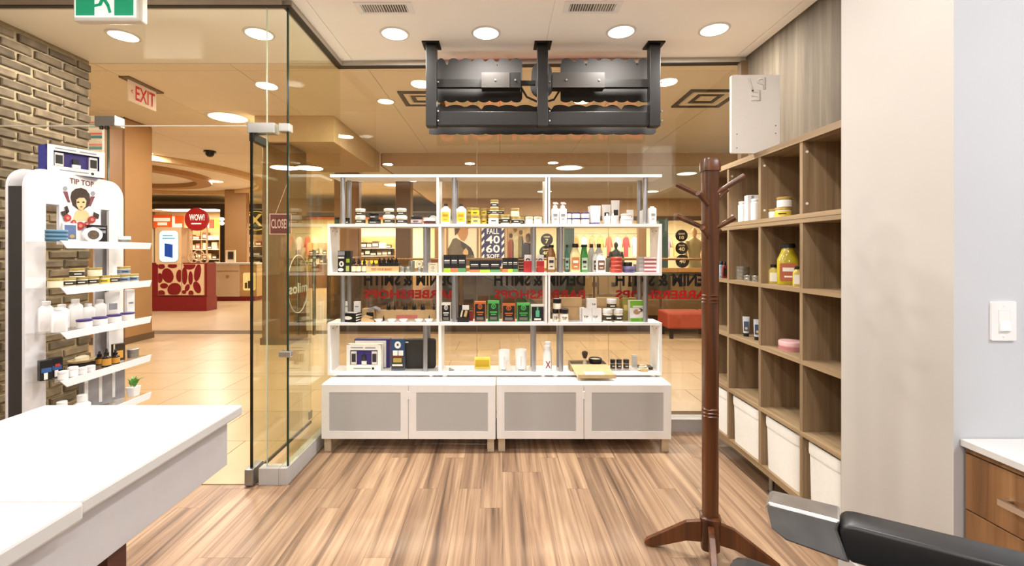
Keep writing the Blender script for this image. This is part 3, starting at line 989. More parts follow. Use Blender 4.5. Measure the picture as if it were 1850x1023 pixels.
struct('wall_recess_side', bx(-14, -3.345, 3.50, 3.585, -0.05, MH), pm((226, 208, 178), 0.7))
struct('wall_neighbour', bx(1.99, 10, 3.45, 3.60, -0.05, MH), pm((226, 212, 188), 0.7))
struct('wall_mall_left', bx(-14.1, -14, 3.5, 19.5, -0.1, MH), pm((232, 218, 192), 0.7))
struct('wall_mall_right', bx(10, 10.1, 3.5, 19.5, -4, MH), pm((232, 218, 192), 0.7))
struct('wall_mall_back', bx(-14, 10, 19.5, 19.6, -0.1, MH), pm((226, 200, 150), 0.8))

def column(name, label, x0, x1, y0, z1, c1, c2, dep=None):
    dep = dep or (x1 - x0)
    t = thing(name, label, 'column', ((x0 + x1) / 2, y0 + dep / 2, 0))
    hw = (x1 - x0) / 2
    obj('shaft', bx(-hw, hw, -dep / 2, dep / 2, 0.0, z1), c1, t, bevel=0.03)
    obj('corner_bead', bx(hw - 0.004, hw + 0.004, -dep / 2 - 0.002, -dep / 2 + 0.006, 0.08, z1), c2, t)
    obj('plinth', bx(-hw - 0.012, hw + 0.012, -dep / 2 - 0.012, dep / 2 + 0.012, 0, 0.10), pm((96, 72, 46), 0.5), t)
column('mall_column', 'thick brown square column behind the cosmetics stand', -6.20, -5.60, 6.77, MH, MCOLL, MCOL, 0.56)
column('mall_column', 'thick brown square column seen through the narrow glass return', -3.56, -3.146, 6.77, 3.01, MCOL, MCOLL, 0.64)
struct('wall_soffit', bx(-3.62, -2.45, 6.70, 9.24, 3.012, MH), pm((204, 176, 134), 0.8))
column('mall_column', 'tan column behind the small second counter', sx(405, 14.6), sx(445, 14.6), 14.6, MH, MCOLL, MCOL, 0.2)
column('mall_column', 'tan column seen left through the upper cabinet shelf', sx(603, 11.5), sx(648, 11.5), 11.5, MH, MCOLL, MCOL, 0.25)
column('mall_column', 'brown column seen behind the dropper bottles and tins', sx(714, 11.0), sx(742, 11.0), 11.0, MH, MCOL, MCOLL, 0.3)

def mdown(label, x, y, z, r=0.13, wt=1.0, group=None):
    downlight('mall_downlight', label, x, y, z, r, MALL_W * wt, MALL_C, MLENS, group)
mdown('glaring round ceiling light in the mall left of the hanging sign', sx(697, 6.07), 6.07, MH, 0.10)
mdown('large round ceiling light in the mall right behind the door patch', -4.07, 6.80, MH, 0.25)
mdown('wide flat ceiling light in the mall seen above the right shelf end', 1.45, 9.50, 3.15, 0.26)
mdown('round ceiling light in the mall behind the hanging sign', 1.1, 6.07, MH, 0.10)
mdown('round ceiling light in the mall beyond the white sign board', 3.8, 6.07, MH, 0.10)
mdown('ceiling light in the mall hidden by the brown column', -6.9, 5.9, MH, 0.12)
mdown('ceiling light in the mall over the red kiosk', -7.2, 9.2, MH, 0.13)
mdown('ceiling light in the mall left of the red kiosk', -9.9, 9.4, MH, 0.13)
mdown('ceiling light in the mall above the second counter', sx(388, 12.9), 12.9, MH, 0.2, 1.2)
mdown('ceiling light in the mall between two tan columns', -4.6, 13.4, MH, 0.2, 1.2)
mdown('oval ceiling light seen in the top left shelf bay', sx(712, 13.6), 13.6, MH, 0.28, 0.8)
mdown('ceiling light in the mall seen in the top middle shelf bay', 1.3, 13.2, 3.15, 0.2, 0.8)
mdown('ceiling light in the mall seen right of the top shelf', 4.4, 13.2, 3.15, 0.2, 0.8)
mdown('ceiling light over the escalator', -0.6, 11.0, 3.15, 0.2, 0.8)
mdown('ceiling light over the void near the railing', 4.2, 10.2, 3.15, 0.2, 0.8)

# ceiling diffusers
def diffuser(label, x, y, z, s):
    t = thing('ceiling_diffuser', label, 'vent', (x, y, z), 0, 'mall ceiling diffusers')
    for k in range(4):
        a, b_ = s * (1 - k * 0.25), s * (1 - k * 0.25) - 0.05
        f = MB()
        for q in ((-a, a, -a, -b_), (-a, a, b_, a), (-a, -b_, -b_, b_), (b_, a, -b_, b_)):
            f.box(*q, -0.02 + 0.004 * k, 0.0)
        obj('louvre', f, pm((62, 46, 28), 0.6) if k % 2 == 0 else MCEIL, t)
diffuser('square dark louvred diffuser in the mall ceiling left of the white sign board', sx(1275, 5.95), 5.95, MH, 0.33)
diffuser('square louvred diffuser in the mall ceiling left of the hanging sign', sx(762, 5.9), 5.95, MH, 0.27)

# coves, camera dome, hanging EXIT sign, striped panel
def cove(label, x, y, z, r, w_, c):
    n, mb = 64, MB()
    v, f = [], []
    for i in range(n):
        a = 2 * math.pi * i / n
        for rr, zz in ((r, z), (r, z - 0.12), (r - w_, z - 0.12), (r - w_, z)):
            v.append((x + rr * math.cos(a), y + rr * math.sin(a), zz))
    for i in range(n):
        for k in range(4):
            f.append((i * 4 + k, i * 4 + (k + 1) % 4, ((i + 1) % n) * 4 + (k + 1) % 4, ((i + 1) % n) * 4 + k))
    mb.add(v, f)
    return tag(obj('ceiling_cove', mb, c), label, 'ceiling ring')
cove('round brown cove ring on the mall ceiling above the red kiosk', -9.9, 11.6, MH, 2.15, 0.35, pm((178, 138, 92), 0.7))
cove('wide pale cove ring on the mall ceiling around the smaller ring', -9.9, 11.6, MH, 3.5, 0.20, pm((214, 180, 130), 0.7))
t = thing('dome_camera', 'black dome security camera on the mall ceiling', 'camera', (sx(379, 9.05), 9.05, MH))
obj('mount', MB().cyl((0, 0, 0), (0, 0, -0.03), 0.11, n=20), BLACK, t)
obj('dome', MB().loft([(-0.03, 0.085, 0.085), (-0.08, 0.075, 0.075), (-0.11, 0.045, 0.045), (-0.12, 0.01, 0.01)], n=20), BLACK, t, smooth=True)

t = thing('exit_sign', 'hanging EXIT sign with red letters under a dark plate in the mall', 'sign', (-4.30, 5.46, MH))
obj('mounting_plate', bx(-0.06, 0.06, -0.27, 0.27, -0.02, 0.0), pm((110, 88, 58), 0.5), t)
obj('panel', bx(-0.008, 0.008, -0.21, 0.21, -0.26, -0.02), pm((236, 214, 190), 0.3, emit=0.25, var=0), t)
REDT = pm((196, 26, 30), 0.4, emit=0.3, var=0)
lettering('EXIT', 0.30, 0.17, REDT, t, (0.010, 0.035, -0.14), rz=R(90))
lettering('<', 0.03, 0.05, REDT, t, (0.010, -0.165, -0.14), rz=R(90))

t = thing('striped_panel', 'narrow panel of pink white and teal stripes beyond the brick wall', 'panel', (-3.84, 4.2, 0))
obj('post', bx(-0.17, -0.14, -0.02, 0.02, 0, 2.66), MCOL, t)
obj('backing', bx(-0.14, 0.172, -0.012, 0.012, 2.15, 2.64), PAPER, t)
sc_ = [(232, 150, 140), (240, 226, 210), (78, 140, 150), (236, 120, 110), (246, 236, 224), (110, 160, 160)]
for k in range(14):
    obj('stripe', bx(-0.138, 0.17, -0.016, -0.0125, 2.16 + k * 0.034, 2.16 + k * 0.034 + (0.026 if k % 3 else 0.018)), pm(sc_[k % 6], 0.7), t)

# ------------------------------------------------------------------ kiosks
CREAM = pm((214, 178, 134), 0.5, var=0.03)
DRED = pm((120, 14, 18), 0.4, var=0.05)
kx0, kx1, kd = sx(277, 10.7), sx(375, 10.7), 10.7
t = thing('kiosk', 'dark red mall kiosk with cream cut-out panels and a bright screen', 'kiosk', ((kx0 + kx1) / 2, kd, 0))
hw = (kx1 - kx0) / 2
obj('base', bx(-hw - 0.3, hw, -0.02, 0.32, 0.0, 1.13), DRED, t)
obj('plinth', bx(-hw - 0.3, hw + 0.01, -0.05, 0.34, 0.0, 0.33), DRED, t)
K = lambda px: sx(px, 10.7) - (kx0 + kx1) / 2
def lattice(px0, px1, ovals):
    x0, x1 = K(px0), K(px1)
    z0, z1 = sz(533, 10.7), sz(477, 10.7)
    p = obj('cut_out_panel', bx(x0, x1, -0.06, -0.022, z0, z1), CREAM, t)
    for (u_, v_, ru, rv, ang) in ovals:
        cxx, czz = x0 + u_ * (x1 - x0), z0 + v_ * (z1 - z0)
        rx, rz_ = ru * (x1 - x0), rv * (z1 - z0)
        ca, sa = math.cos(R(ang)), math.sin(R(ang))
        P = []
        for a in range(16):
            ex, ez = rx * math.cos(2 * math.pi * a / 16), rz_ * math.sin(2 * math.pi * a / 16)
            P.append((min(x1 - 0.008, max(x0 + 0.008, cxx + ex * ca - ez * sa)), min(z1 - 0.01, max(z0 + 0.01, czz + ex * sa + ez * ca))))
        obj('cut_out', MB().prism(P, -0.068, -0.0605), DRED, p)
lattice(289, 331, [(0.42, 0.63, 0.24, 0.24, 20), (0.26, 0.30, 0.17, 0.085, 0), (0.70, 0.19, 0.30, 0.20, 25), (0.08, 0.55, 0.12, 0.16, 0), (0.92, 0.62, 0.14, 0.20, 0), (0.62, 0.94, 0.20, 0.07, 0), (0.15, 0.92, 0.15, 0.08, 0), (0.14, 0.06, 0.16, 0.10, 0)])
lattice(332, 371, [(0.12, 0.62, 0.13, 0.28, 0), (0.40, 0.55, 0.10, 0.22, 0), (0.72, 0.72, 0.15, 0.28, -10), (0.35, 0.98, 0.28, 0.16, 0), (0.25, 0.24, 0.10, 0.12, -20), (0.70, 0.25, 0.16, 0.20, 20), (0.42, 0.06, 0.12, 0.09, 0), (0.10, 0.1, 0.10, 0.06, 0)])
tw = obj('screen_tower', bx(K(286), K(331), -0.06, 0.25, 1.10, sz(411, 10.7)), CREAM, t)
SCR = pm((186, 222, 240), 0.3, emit=0.9, var=0)
obj('screen', MB().prism(rrect(K(292.5), K(325), sz(473, 10.7), sz(417.5, 10.7), 0.09), -0.075, -0.061), SCR, tw)
obj('pictured_phone', MB().prism([(K(302), sz(463, 10.7)), (K(316), sz(466, 10.7)), (K(316), sz(442, 10.7)), (K(302), sz(440, 10.7))], -0.082, -0.0755), pm((30, 66, 150), 0.3, emit=0.4, var=0), tw)
obj('pictured_text', bx(K(298), K(320), -0.079, -0.0755, sz(432, 10.7), sz(430, 10.7)), pm((120, 170, 190), 0.3, emit=0.3, var=0), tw)
obj('pictured_text', bx(K(298), K(316), -0.079, -0.0755, sz(427, 10.7), sz(425, 10.7)), pm((120, 170, 190), 0.3, emit=0.3, var=0), tw)
# upper open ring screen of the kiosk
for u_ in (334, 362):
    obj('sign_post', bx(K(u_), K(u_) + 0.03, 0.2, 0.23, 1.13, sz(408, 10.7)), CREAM, t)
for cx_, cz_, r_ in ((344, 466, 0.12), (354, 462, 0.13), (364, 468, 0.11)):
    pts = [(K(cx_) + r_ * math.cos(a), 0.1, sz(cz_, 10.7) + r_ * math.sin(a)) for a in [2 * math.pi * q / 20 for q in range(21)]]
    obj('screen_ring', MB().tube(pts, 0.014, 6), CREAM, t)
sg = obj('round_sign', MB().cyl((K(346.5), 0.15, sz(395.5, 10.7)), (K(346.5), 0.22, sz(395.5, 10.7)), 0.275, n=40), pm((150, 18, 20), 0.4, emit=0.25, var=0.02), t, label='round dark red sign reading WOW!')
lettering('WOW!', 0.36, 0.15, pm((250, 236, 224), 0.4, emit=0.7, var=0), sg, (K(348), 0.148, sz(392, 10.7)))
obj('underline', bx(K(338), K(356), 0.145, 0.149, sz(404.5, 10.7), sz(402.5, 10.7)), pm((250, 236, 224), 0.4, emit=0.7, var=0), sg)

kx0, kx1, kd = sx(392, 12.9), sx(460, 12.9), 12.9
t = thing('service_counter', 'pale mall service counter with lit windows behind the red kiosk', 'counter', ((kx0 + kx1) / 2, kd, 0))
K2 = lambda px: sx(px, 12.9) - (kx0 + kx1) / 2
zz = lambda py: sz(py, 12.9)
PALE = pm((218, 196, 160), 0.5, var=0.03)
obj('plinth', bx(K2(376), K2(460), 0.02, 0.5, 0.0, 0.12), DRED, t)
obj('body', bx(K2(390), K2(432), 0.0, 0.5, 0.12, zz(478)), PALE, t)
obj('side_body', bx(K2(432), K2(462), 0.05, 0.5, 0.12, zz(478)), pm((204, 166, 112), 0.5), t)
obj('left_body', bx(K2(376), K2(390), 0.05, 0.5, 0.12, zz(478)), PALE, t)
obj('worktop', bx(K2(374), K2(464), -0.05, 0.5, zz(478), zz(475)), OFFWHITE, t)
obj('drawer_line', bx(K2(391), K2(431), -0.006, 0.0, zz(491), zz(489.5)), pm((170, 140, 100), 0.5), t)
obj('round_emblem', MB().cyl((K2(411), -0.012, zz(500)), (K2(411), 0.0, zz(500)), 0.05, n=20), pm((176, 146, 108), 0.5), t)
LW = pm((236, 214, 140), 0.4, emit=0.6, var=0.05)
for a, b_, c_, d_2 in ((378, 388, 480, 522), (438, 460, 493, 525)):
    wn = obj('lit_window', MB().prism(rrect(K2(a), K2(b_), zz(d_2), zz(c_), 0.05), 0.03, 0.049), LW, t)
    for q in range(3):
        xx = K2(a) + (K2(b_) - K2(a)) * (0.25 + 0.25 * q)
        obj('displayed_item', bx(xx - 0.03, xx + 0.03, 0.018, 0.03, zz(d_2) + 0.06, zz(d_2) + 0.22 + 0.05 * q), pm((86, 70, 40), 0.6), wn)
mo = obj('till_screen', bx(K2(396), K2(413), 0.3, 0.36, zz(474), zz(452)), PALE, t)
obj('display', bx(K2(400.5), K2(410.5), 0.29, 0.299, zz(469), zz(455)), pm((52, 34, 26), 0.4), mo)

# ------------------------------------------------------------------ shops across the mall
def added_shop_light(label, x, y, z, lx, ly, e, c=(1.0, 0.90, 0.70)):
    t = thing('added_ceiling_panel', label, 'ceiling light', (x, y, z))  # unseen panels, added to light the far shops from inside
    obj('frame', bx(-lx / 2 - 0.03, lx / 2 + 0.03, -ly / 2 - 0.03, ly / 2 + 0.03, -0.02, 0.0), OFFWHITE, t)
    obj('diffuser', bx(-lx / 2, lx / 2, -ly / 2, ly / 2, -0.026, -0.0205), LENS, t)
    ld = bpy.data.lights.new('panel_light', 'AREA')
    ld.shape = 'RECTANGLE'
    ld.size, ld.size_y = lx, ly
    ld.energy = e
    ld.color = c
    lo = bpy.data.objects.new('panel_light', ld)
    COL.objects.link(lo)
    lo.parent = t
    lo.location = (0, 0, -0.03)
FASC = pm((52, 36, 24), 0.6)
OR = pm((232, 92, 30), 0.5, emit=0.25, var=0.05)
# shop with orange boards (far left)
struct('wall_shop_orange', bx(-13.9, -9.75, 18.3, 18.36, 0, 3.0), pm((236, 206, 158), 0.7))
struct('trim_fascia_1', bx(-13.9, -8.2, 15.9, 16.0, sz(378, 16), sz(369, 16)), FASC)
struct('ceiling_shop_orange', bx(-13.9, -9.75, 16.0, 18.3, 3.0, 3.05), PAPER)
added_shop_light('added light panel inside the shop with orange boards', -11.5, 17.0, 2.98, 2.2, 1.0, 120)
def board(name, label, cat, x0, x1, y, z0, z1, m, extras=()):
    t = thing(name, label, cat, ((x0 + x1) / 2, y, z0))
    obj('panel', bx(-(x1 - x0) / 2, (x1 - x0) / 2, 0, 0.04, 0, z1 - z0), m, t)
    for nm, a, b_, c_, d_2, mm in extras:
        W_, H_ = x1 - x0, z1 - z0
        obj(nm, bx(-W_ / 2 + a * W_, -W_ / 2 + b_ * W_, -0.012, -0.001, c_ * H_, d_2 * H_), mm, t)
    return t
WB = pm((250, 240, 226), 0.5, emit=0.4, var=0)
D = 18.25
board('orange_sign_board', 'orange sign board with white bars left of the round red sign', 'sign', sx(277, D), sx(309, D), D, sz(412, D), sz(388, D), OR, [('white_bar', 0.03, 0.95, 0.50, 0.75, WB), ('white_bar', 0.25, 0.78, 0.2, 0.42, WB)])
board('orange_sign_board', 'orange and white sign board just left of the round red sign', 'sign', sx(311, D), sx(331, D), D, sz(412, D), sz(390, D), OR, [('white_bar', 0.0, 0.25, 0.05, 0.95, WB), ('white_bar', 0.25, 0.9, 0.05, 0.35, WB)])
board('orange_sign_board', 'orange sign board with a white oval right of the round red sign', 'sign', sx(366, D), sx(386, D), D, sz(420, D), sz(397, D), pm((226, 84, 52), 0.5, emit=0.25, var=0.05), [('white_oval', 0.05, 0.6, 0.35, 0.75, WB)])
board('yellow_sign_board', 'small yellow sign board beside the black shop post', 'sign', sx(387, D), sx(396, D), D, sz(421, D), sz(395, D), pm((240, 208, 70), 0.5, emit=0.3, var=0.05))
ORD = 'first second third fourth fifth sixth seventh eighth ninth tenth'.split()
def gondola(label, x0, x1, y, zs, seed, cols, group, itemlabel):
    rnd = random.Random(seed)
    t = thing('shop_rack', label, 'shelf', ((x0 + x1) / 2, y, 0))
    hw = (x1 - x0) / 2
    obj('back_panel', bx(-hw, hw, 0.36, 0.40, 0, zs[-1] + 0.45), pm((178, 136, 88), 0.6), t)
    obj('side_panel', bx(-hw - 0.02, -hw, 0.0, 0.40, 0, zs[-1] + 0.45), pm((200, 160, 110), 0.6), t)
    obj('side_panel', bx(hw, hw + 0.02, 0.0, 0.40, 0, zs[-1] + 0.45), pm((200, 160, 110), 0.6), t)
    for lv, z in enumerate(zs):
        obj('shelf_board', bx(-hw, hw, 0.0, 0.36, z - 0.025, z), PAPER, t)
        x = x0 + 0.03
        cnt = 0
        while x < x1 - 0.12:
            wd = rnd.uniform(0.10, 0.24)
            hh = rnd.uniform(0.12, 0.28)
            if x + wd > x1 - 0.02:
                break
            c = rnd.choice(cols)
            lab_ = 'package %s from left on level %s of the %s' % (ORD[cnt], ('one', 'two', 'three', 'four')[lv], itemlabel)
            cnt += 1
            g = thing('shop_item', lab_, 'package', (x + wd / 2, y + 0.18, z), 0, group)
            obj('carton', bx(-wd / 2, wd / 2, -0.12, 0.12, 0, hh), pm(c, 0.5, var=0.1), g)
            obj('printed_band', bx(-wd / 2 + 0.01, wd / 2 - 0.01, -0.124, -0.1205, hh * 0.25, hh * 0.65), pm((236, 226, 206), 0.6), g)
            x += wd + rnd.uniform(0.015, 0.06)
warm = [(214, 176, 120), (236, 214, 170), (150, 96, 60), (224, 120, 84), (120, 82, 54), (244, 230, 200), (90, 66, 50)]
gondola('wall rack of small packages in the shop with orange boards, left part', sx(333, 17.6), sx(362, 17.6), 17.6, [0.75, 1.12, 1.50, 1.88], 3, warm, 'packages in the orange shop', 'left rack under orange boards')
gondola('wall rack of small packages in the shop with orange boards, right part', sx(363, 17.6), sx(396, 17.6), 17.6, [0.75, 1.12, 1.50, 1.88], 5, warm, 'packages in the orange shop', 'right rack under orange boards')

# black shop with the yellow X
t = thing('shop_front_panel', 'black shop front with a ringed yellow X sign', 'shop front', (sx(440, 16), 16.0, 0))
Kx = lambda px: sx(px, 15.95) - sx(440, 16)
obj('wall_panel', bx(Kx(396), Kx(446), 0, 0.1, 0, 2.9), pm((34, 26, 20), 0.5), t)
obj('header', bx(Kx(446), Kx(500), 0.0, 0.1, sz(424, 16), 2.9), pm((38, 28, 20), 0.5), t)
pts = [(Kx(462) + 0.46 * math.cos(a), -0.03, sz(399, 16) + 0.33 * math.sin(a)) for a in [2 * math.pi * q / 40 for q in range(41)]]
YEL = pm((240, 206, 110), 0.4, emit=0.7, var=0)
obj('sign_ring', MB().tube(pts, 0.016, 6), YEL, t)
lettering('X', 0.50, 0.42, YEL, t, (Kx(461), -0.04, sz(398, 16)), depth=0.03)
for a, b_ in ((405, 404.5), (405, 397), (448, 393)):
    obj('spot_lamp', MB().loft([(-0.06, 0.03, 0.03), (0, 0.09, 0.09), (0.06, 0.05, 0.05)], n=14), pm((255, 250, 240), 0.4, emit=2.5, var=0), t, loc=(Kx(a), -0.18, sz(b_, 16)))
gondola('rack of packages in the black shop with the X sign', sx(446, 17.3), sx(474, 17.3), 17.3, [0.45, 0.85, 1.25, 1.62], 9, [(150, 60, 50), (200, 160, 110), (120, 90, 60), (90, 60, 50), (226, 200, 150)], 'packages in the black shop', 'black shop rack')
added_shop_light('added light panel inside the black shop', -8.6, 16.7, 2.98, 1.0, 0.6, 40)

# bright shop seen through the left shelf bays
struct('wall_shop_bright', bx(-7.9, -2.0, 18.9, 18.96, 0, 3.1), pm((250, 236, 190), 0.7))
struct('trim_fascia_2', bx(-8.0, -1.9, 15.9, 16.0, sz(393, 16), sz(384, 16)), FASC)
struct('trim_fascia_3', bx(-8.0, -1.9, 15.88, 16.0, sz(397, 16), sz(393, 16)), pm((216, 110, 50), 0.5))
struct('ceiling_shop_bright', bx(-7.9, -2.0, 16.0, 18.9, 2.75, 2.8), PAPER)
added_shop_light('wide added light panel inside the bright shop behind the shelf', -4.8, 17.3, 2.74, 3.4, 1.2, 260)
added_shop_light('added light panel inside the bright shop next to the door', -7.0, 17.3, 2.74, 0.8, 1.0, 60)
bt = [(60, 48, 36), (120, 96, 66), (240, 226, 190), (90, 74, 54), (200, 180, 140), (50, 40, 34)]
gondola('counter rack of dark goods in the bright shop behind the shelf', sx(650, 17.4), sx(713, 17.4), 17.4, [0.95, 1.25, 1.55], 21, bt, 'goods in the bright shop', 'bright shop rack')
gondola('rack of goods in the bright shop beside the glass door', sx(556, 17.4), sx(590, 17.4), 17.4, [0.95, 1.3], 23, bt, 'goods in the bright shop by the door', 'rack behind the door handle')
t = thing('sale_table', 'yellow topped sale table in the bright shop', 'table', (sx(672, 15.6), 15.6, 0))
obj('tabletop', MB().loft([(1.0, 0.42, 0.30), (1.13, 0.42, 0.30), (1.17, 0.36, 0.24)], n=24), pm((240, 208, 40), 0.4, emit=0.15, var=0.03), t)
obj('pedestal', MB().cyl((0, 0, 0), (0, 0, 1.0), 0.06), WHITE, t)
for a in (-0.1, 0.12):
    pass

# clothes shop across the void
struct('wall_shop_clothes', bx(-1.9, 9.9, 18.9, 18.96, 0, 3.1), pm((244, 226, 190), 0.7))
struct('wall_shop_divider', bx(-2.0, -1.9, 15.0, 18.9, 0, 3.1), pm((210, 170, 120), 0.7))
struct('trim_fascia_4', bx(-1.9, 9.9, 14.95, 15.05, sz(398, 15), 3.15), pm((198, 158, 110), 0.7))
struct('trim_fascia_5', bx(-1.9, 9.9, 14.90, 14.96, sz(399, 15), sz(391, 15)), pm((92, 68, 44), 0.6))
struct('ceiling_shop_clothes', bx(-1.9, 9.9, 15.05, 18.9, 2.85, 2.9), PAPER)
added_shop_light('added light panel inside the clothes shop behind the posters', 0.4, 16.6, 2.83, 2.6, 1.2, 150)
added_shop_light('added light panel inside the clothes shop in the middle', 4.0, 16.6, 2.83, 2.6, 1.2, 240)
added_shop_light('added light panel inside the clothes shop at the right', 7.0, 16.6, 2.83, 2.0, 1.2, 200)
struct('wall_clothes_base', bx(-1.9, 9.9, 15.1, 15.16, 0, 0.78), pm((66, 48, 32), 0.7))
for i, (a, b_) in enumerate(((640, 662), (664, 700), (828, 858), (860, 890), (1055, 1078), (1080, 1118), (1120, 1140), (1210, 1232), (1234, 1268))):
    wds = ('first', 'second', 'third', 'fourth', 'fifth', 'sixth', 'seventh', 'eighth', 'ninth')
    if a < 800:
        continue
    t = thing('base_cabinet', 'cream base cabinet below the clothes shop window, %s from the left' % wds[i - 2], 'cabinet', (sx((a + b_) / 2, 15), 14.85, 0))
    hw = (b_ - a) / 2 * 15 / F
    obj('body', bx(-hw + 0.01, hw - 0.01, 0, 0.24, 0.0, 0.58), pm((222, 200, 152), 0.6), t)
    obj('grille', bx(hw * 0.2, hw * 0.2 + 0.14, -0.008, 0.0, 0.25, 0.40), pm((70, 52, 36), 0.6), t)
TEAL = pm((78, 104, 100), 0.5)
for nm, a, b_ in (('teal window post behind the bottles on the shelf', 1019, 1037), ('teal window post right of the white display shelf', 1190, 1206)):
    t = thing('window_post', nm, 'post', (sx((a + b_) / 2, 14.9), 14.85, 0))
    hw = (b_ - a) / 2 * 14.9 / F
    obj('shaft', bx(-hw, hw, 0, 0.2, 0, 2.4), TEAL, t)
    obj('cap', bx(-hw - 0.02, hw + 0.02, -0.01, 0.21, 2.4, 2.45), TEAL, t)
for nm, a, b_ in (('wooden window post behind the pink boxes', 1152, 1166), ('narrow wooden window post left of the hooded poster', 786, 797)):
    t = thing('window_post', nm, 'post', (sx((a + b_) / 2, 14.9), 14.8, 0))
    hw = (b_ - a) / 2 * 14.9 / F
    obj('shaft', bx(-hw, hw, 0, 0.2, 0, 2.4), MCOLL, t)
    obj('cap', bx(-hw - 0.02, hw + 0.02, -0.01, 0.21, 2.4, 2.45), MCOLL, t)

# posters in the clothes shop window
PD = 14.9
def Pz(py): return sz(py, PD)
def poster(label, a, b_, top, bot, m, fr=BLACK):
    t = thing('window_poster', label, 'poster', (sx((a + b_) / 2, PD), PD, Pz(bot)))
    hw = (b_ - a) / 2 * PD / F
    h_ = Pz(top) - Pz(bot)
    obj('sheet', bx(-hw, hw, 0, 0.03, 0, h_), m, t)
    obj('frame_bar', bx(-hw - 0.05, -hw, -0.02, 0.05, 0, h_), fr, t)
    obj('frame_bar', bx(hw, hw + 0.05, -0.02, 0.05, 0, h_), fr, t)
    return t, (lambda px: sx(px, PD) - sx((a + b_) / 2, PD)), (lambda py: Pz(py) - Pz(bot))
FRM = pm((170, 126, 80), 0.6)
t, X_, Z_ = poster('window poster of a person in a beanie and hooded grey jacket', 809, 862, 396, 482, pm((246, 226, 186), 0.6, emit=0.25, var=0.03), FRM)
def flat(name, pts, m, yy=-0.004, dp=0.003):
    obj(name, MB().prism([(X_(a), Z_(b_)) for a, b_ in pts], yy - dp, yy), m, t)
flat('printed_jacket', [(809, 480), (809, 450), (814, 441), (818, 432), (824, 430), (834, 436), (842, 441), (850, 447), (855, 456), (858, 470), (858, 480)], pm((120, 104, 80), 0.7, var=0.15, scale=6))
flat('printed_scarf', [(832, 436), (842, 441), (852, 450), (857, 462), (846, 460), (838, 452), (834, 446)], pm((66, 62, 60), 0.7, var=0.2, scale=8), -0.008)
flat('printed_face', [(826, 422), (827, 414), (836, 410), (845, 412), (846, 422), (843, 430), (839, 436), (833, 434), (829, 428)], pm((214, 150, 92), 0.6, var=0.04), -0.008)
flat('printed_beanie', [(822, 426), (821, 412), (824, 404), (833, 398), (843, 400), (847, 410), (846, 414), (838, 411), (831, 413), (828, 420)], pm((92, 70, 46), 0.7, var=0.2, scale=8), -0.012)
flat('printed_hand', [(836, 458), (838, 452), (842, 448), (846, 454), (846, 460), (840, 461)], pm((238, 188, 124), 0.6, var=0.04), -0.012)
NAVY = pm((52, 44, 96), 0.5, emit=0.08, var=0.04)
PWH = pm((250, 246, 236), 0.5, emit=0.35, var=0.0)
t, X_, Z_ = poster('navy sale banner reading FALL 40 60 %OFF between two posters', 870, 911, 396, 482, NAVY, FRM)
for q in range(6):
    for a in (870.2, 906.2):
        y0 = 404 + q * 13
        flat('diagonal_stripe', [(a, y0 + 8), (a + 4.6, y0 + 3), (a + 4.6, y0 + 9), (a, y0 + 14)], PWH)
lettering('ALL FOR', 0.36, 0.10, PWH, t, (X_(890.5), -0.005, Z_(408)))
lettering('FALL', 0.40, 0.18, PWH, t, (X_(890.5), -0.005, Z_(418)))
lettering('40', 0.46, 0.27, PWH, t, (X_(890.5), -0.005, Z_(433)))
lettering('60', 0.46, 0.27, PWH, t, (X_(890.5), -0.005, Z_(449.5)))
lettering('%OFF', 0.42, 0.14, PWH, t, (X_(890.5), -0.005, Z_(463)))
t, X_, Z_ = poster('window poster of several people in winter clothes', 917.5, 960, 396, 482, pm((196, 164, 116), 0.6, emit=0.12, var=0.3, scale=5), FRM)
rnd = random.Random(4)
for (cx_, hy, c1, c2) in ((923, 426, (176, 70, 44), (90, 60, 40)), (931, 415, (232, 214, 170), (120, 100, 60)), (941, 420, (150, 130, 90), (110, 80, 50)), (948, 410, (226, 180, 120), (200, 150, 80))):
    flat('printed_figure', [(cx_ - 5, 478), (cx_ - 5, hy + 12), (cx_ - 3, hy + 7), (cx_ + 3, hy + 7), (cx_ + 5, hy + 12), (cx_ + 5, 478)], pm(c1, 0.7, var=0.2, scale=8))
    flat('printed_head', [(cx_ + 3.5 * math.cos(a), hy + 4.5 * math.sin(a)) for a in [2 * math.pi * q / 10 for q in range(10)]], pm(c2, 0.7, var=0.1), -0.008)
flat('printed_navy_coat', [(942, 478), (943, 445), (948, 438), (958, 440), (960, 478)], pm((52, 54, 74), 0.7), -0.012)
flat('printed_head', [(954 + 4.2 * math.cos(a), 433 + 6 * math.sin(a)) for a in [2 * math.pi * q / 12 for q in range(12)]], pm((112, 70, 48), 0.7), -0.016)
flat('printed_beanie', [(949, 431), (950, 424), (955, 421), (959, 425), (959, 430), (954, 428)], pm((70, 44, 34), 0.7), -0.02)

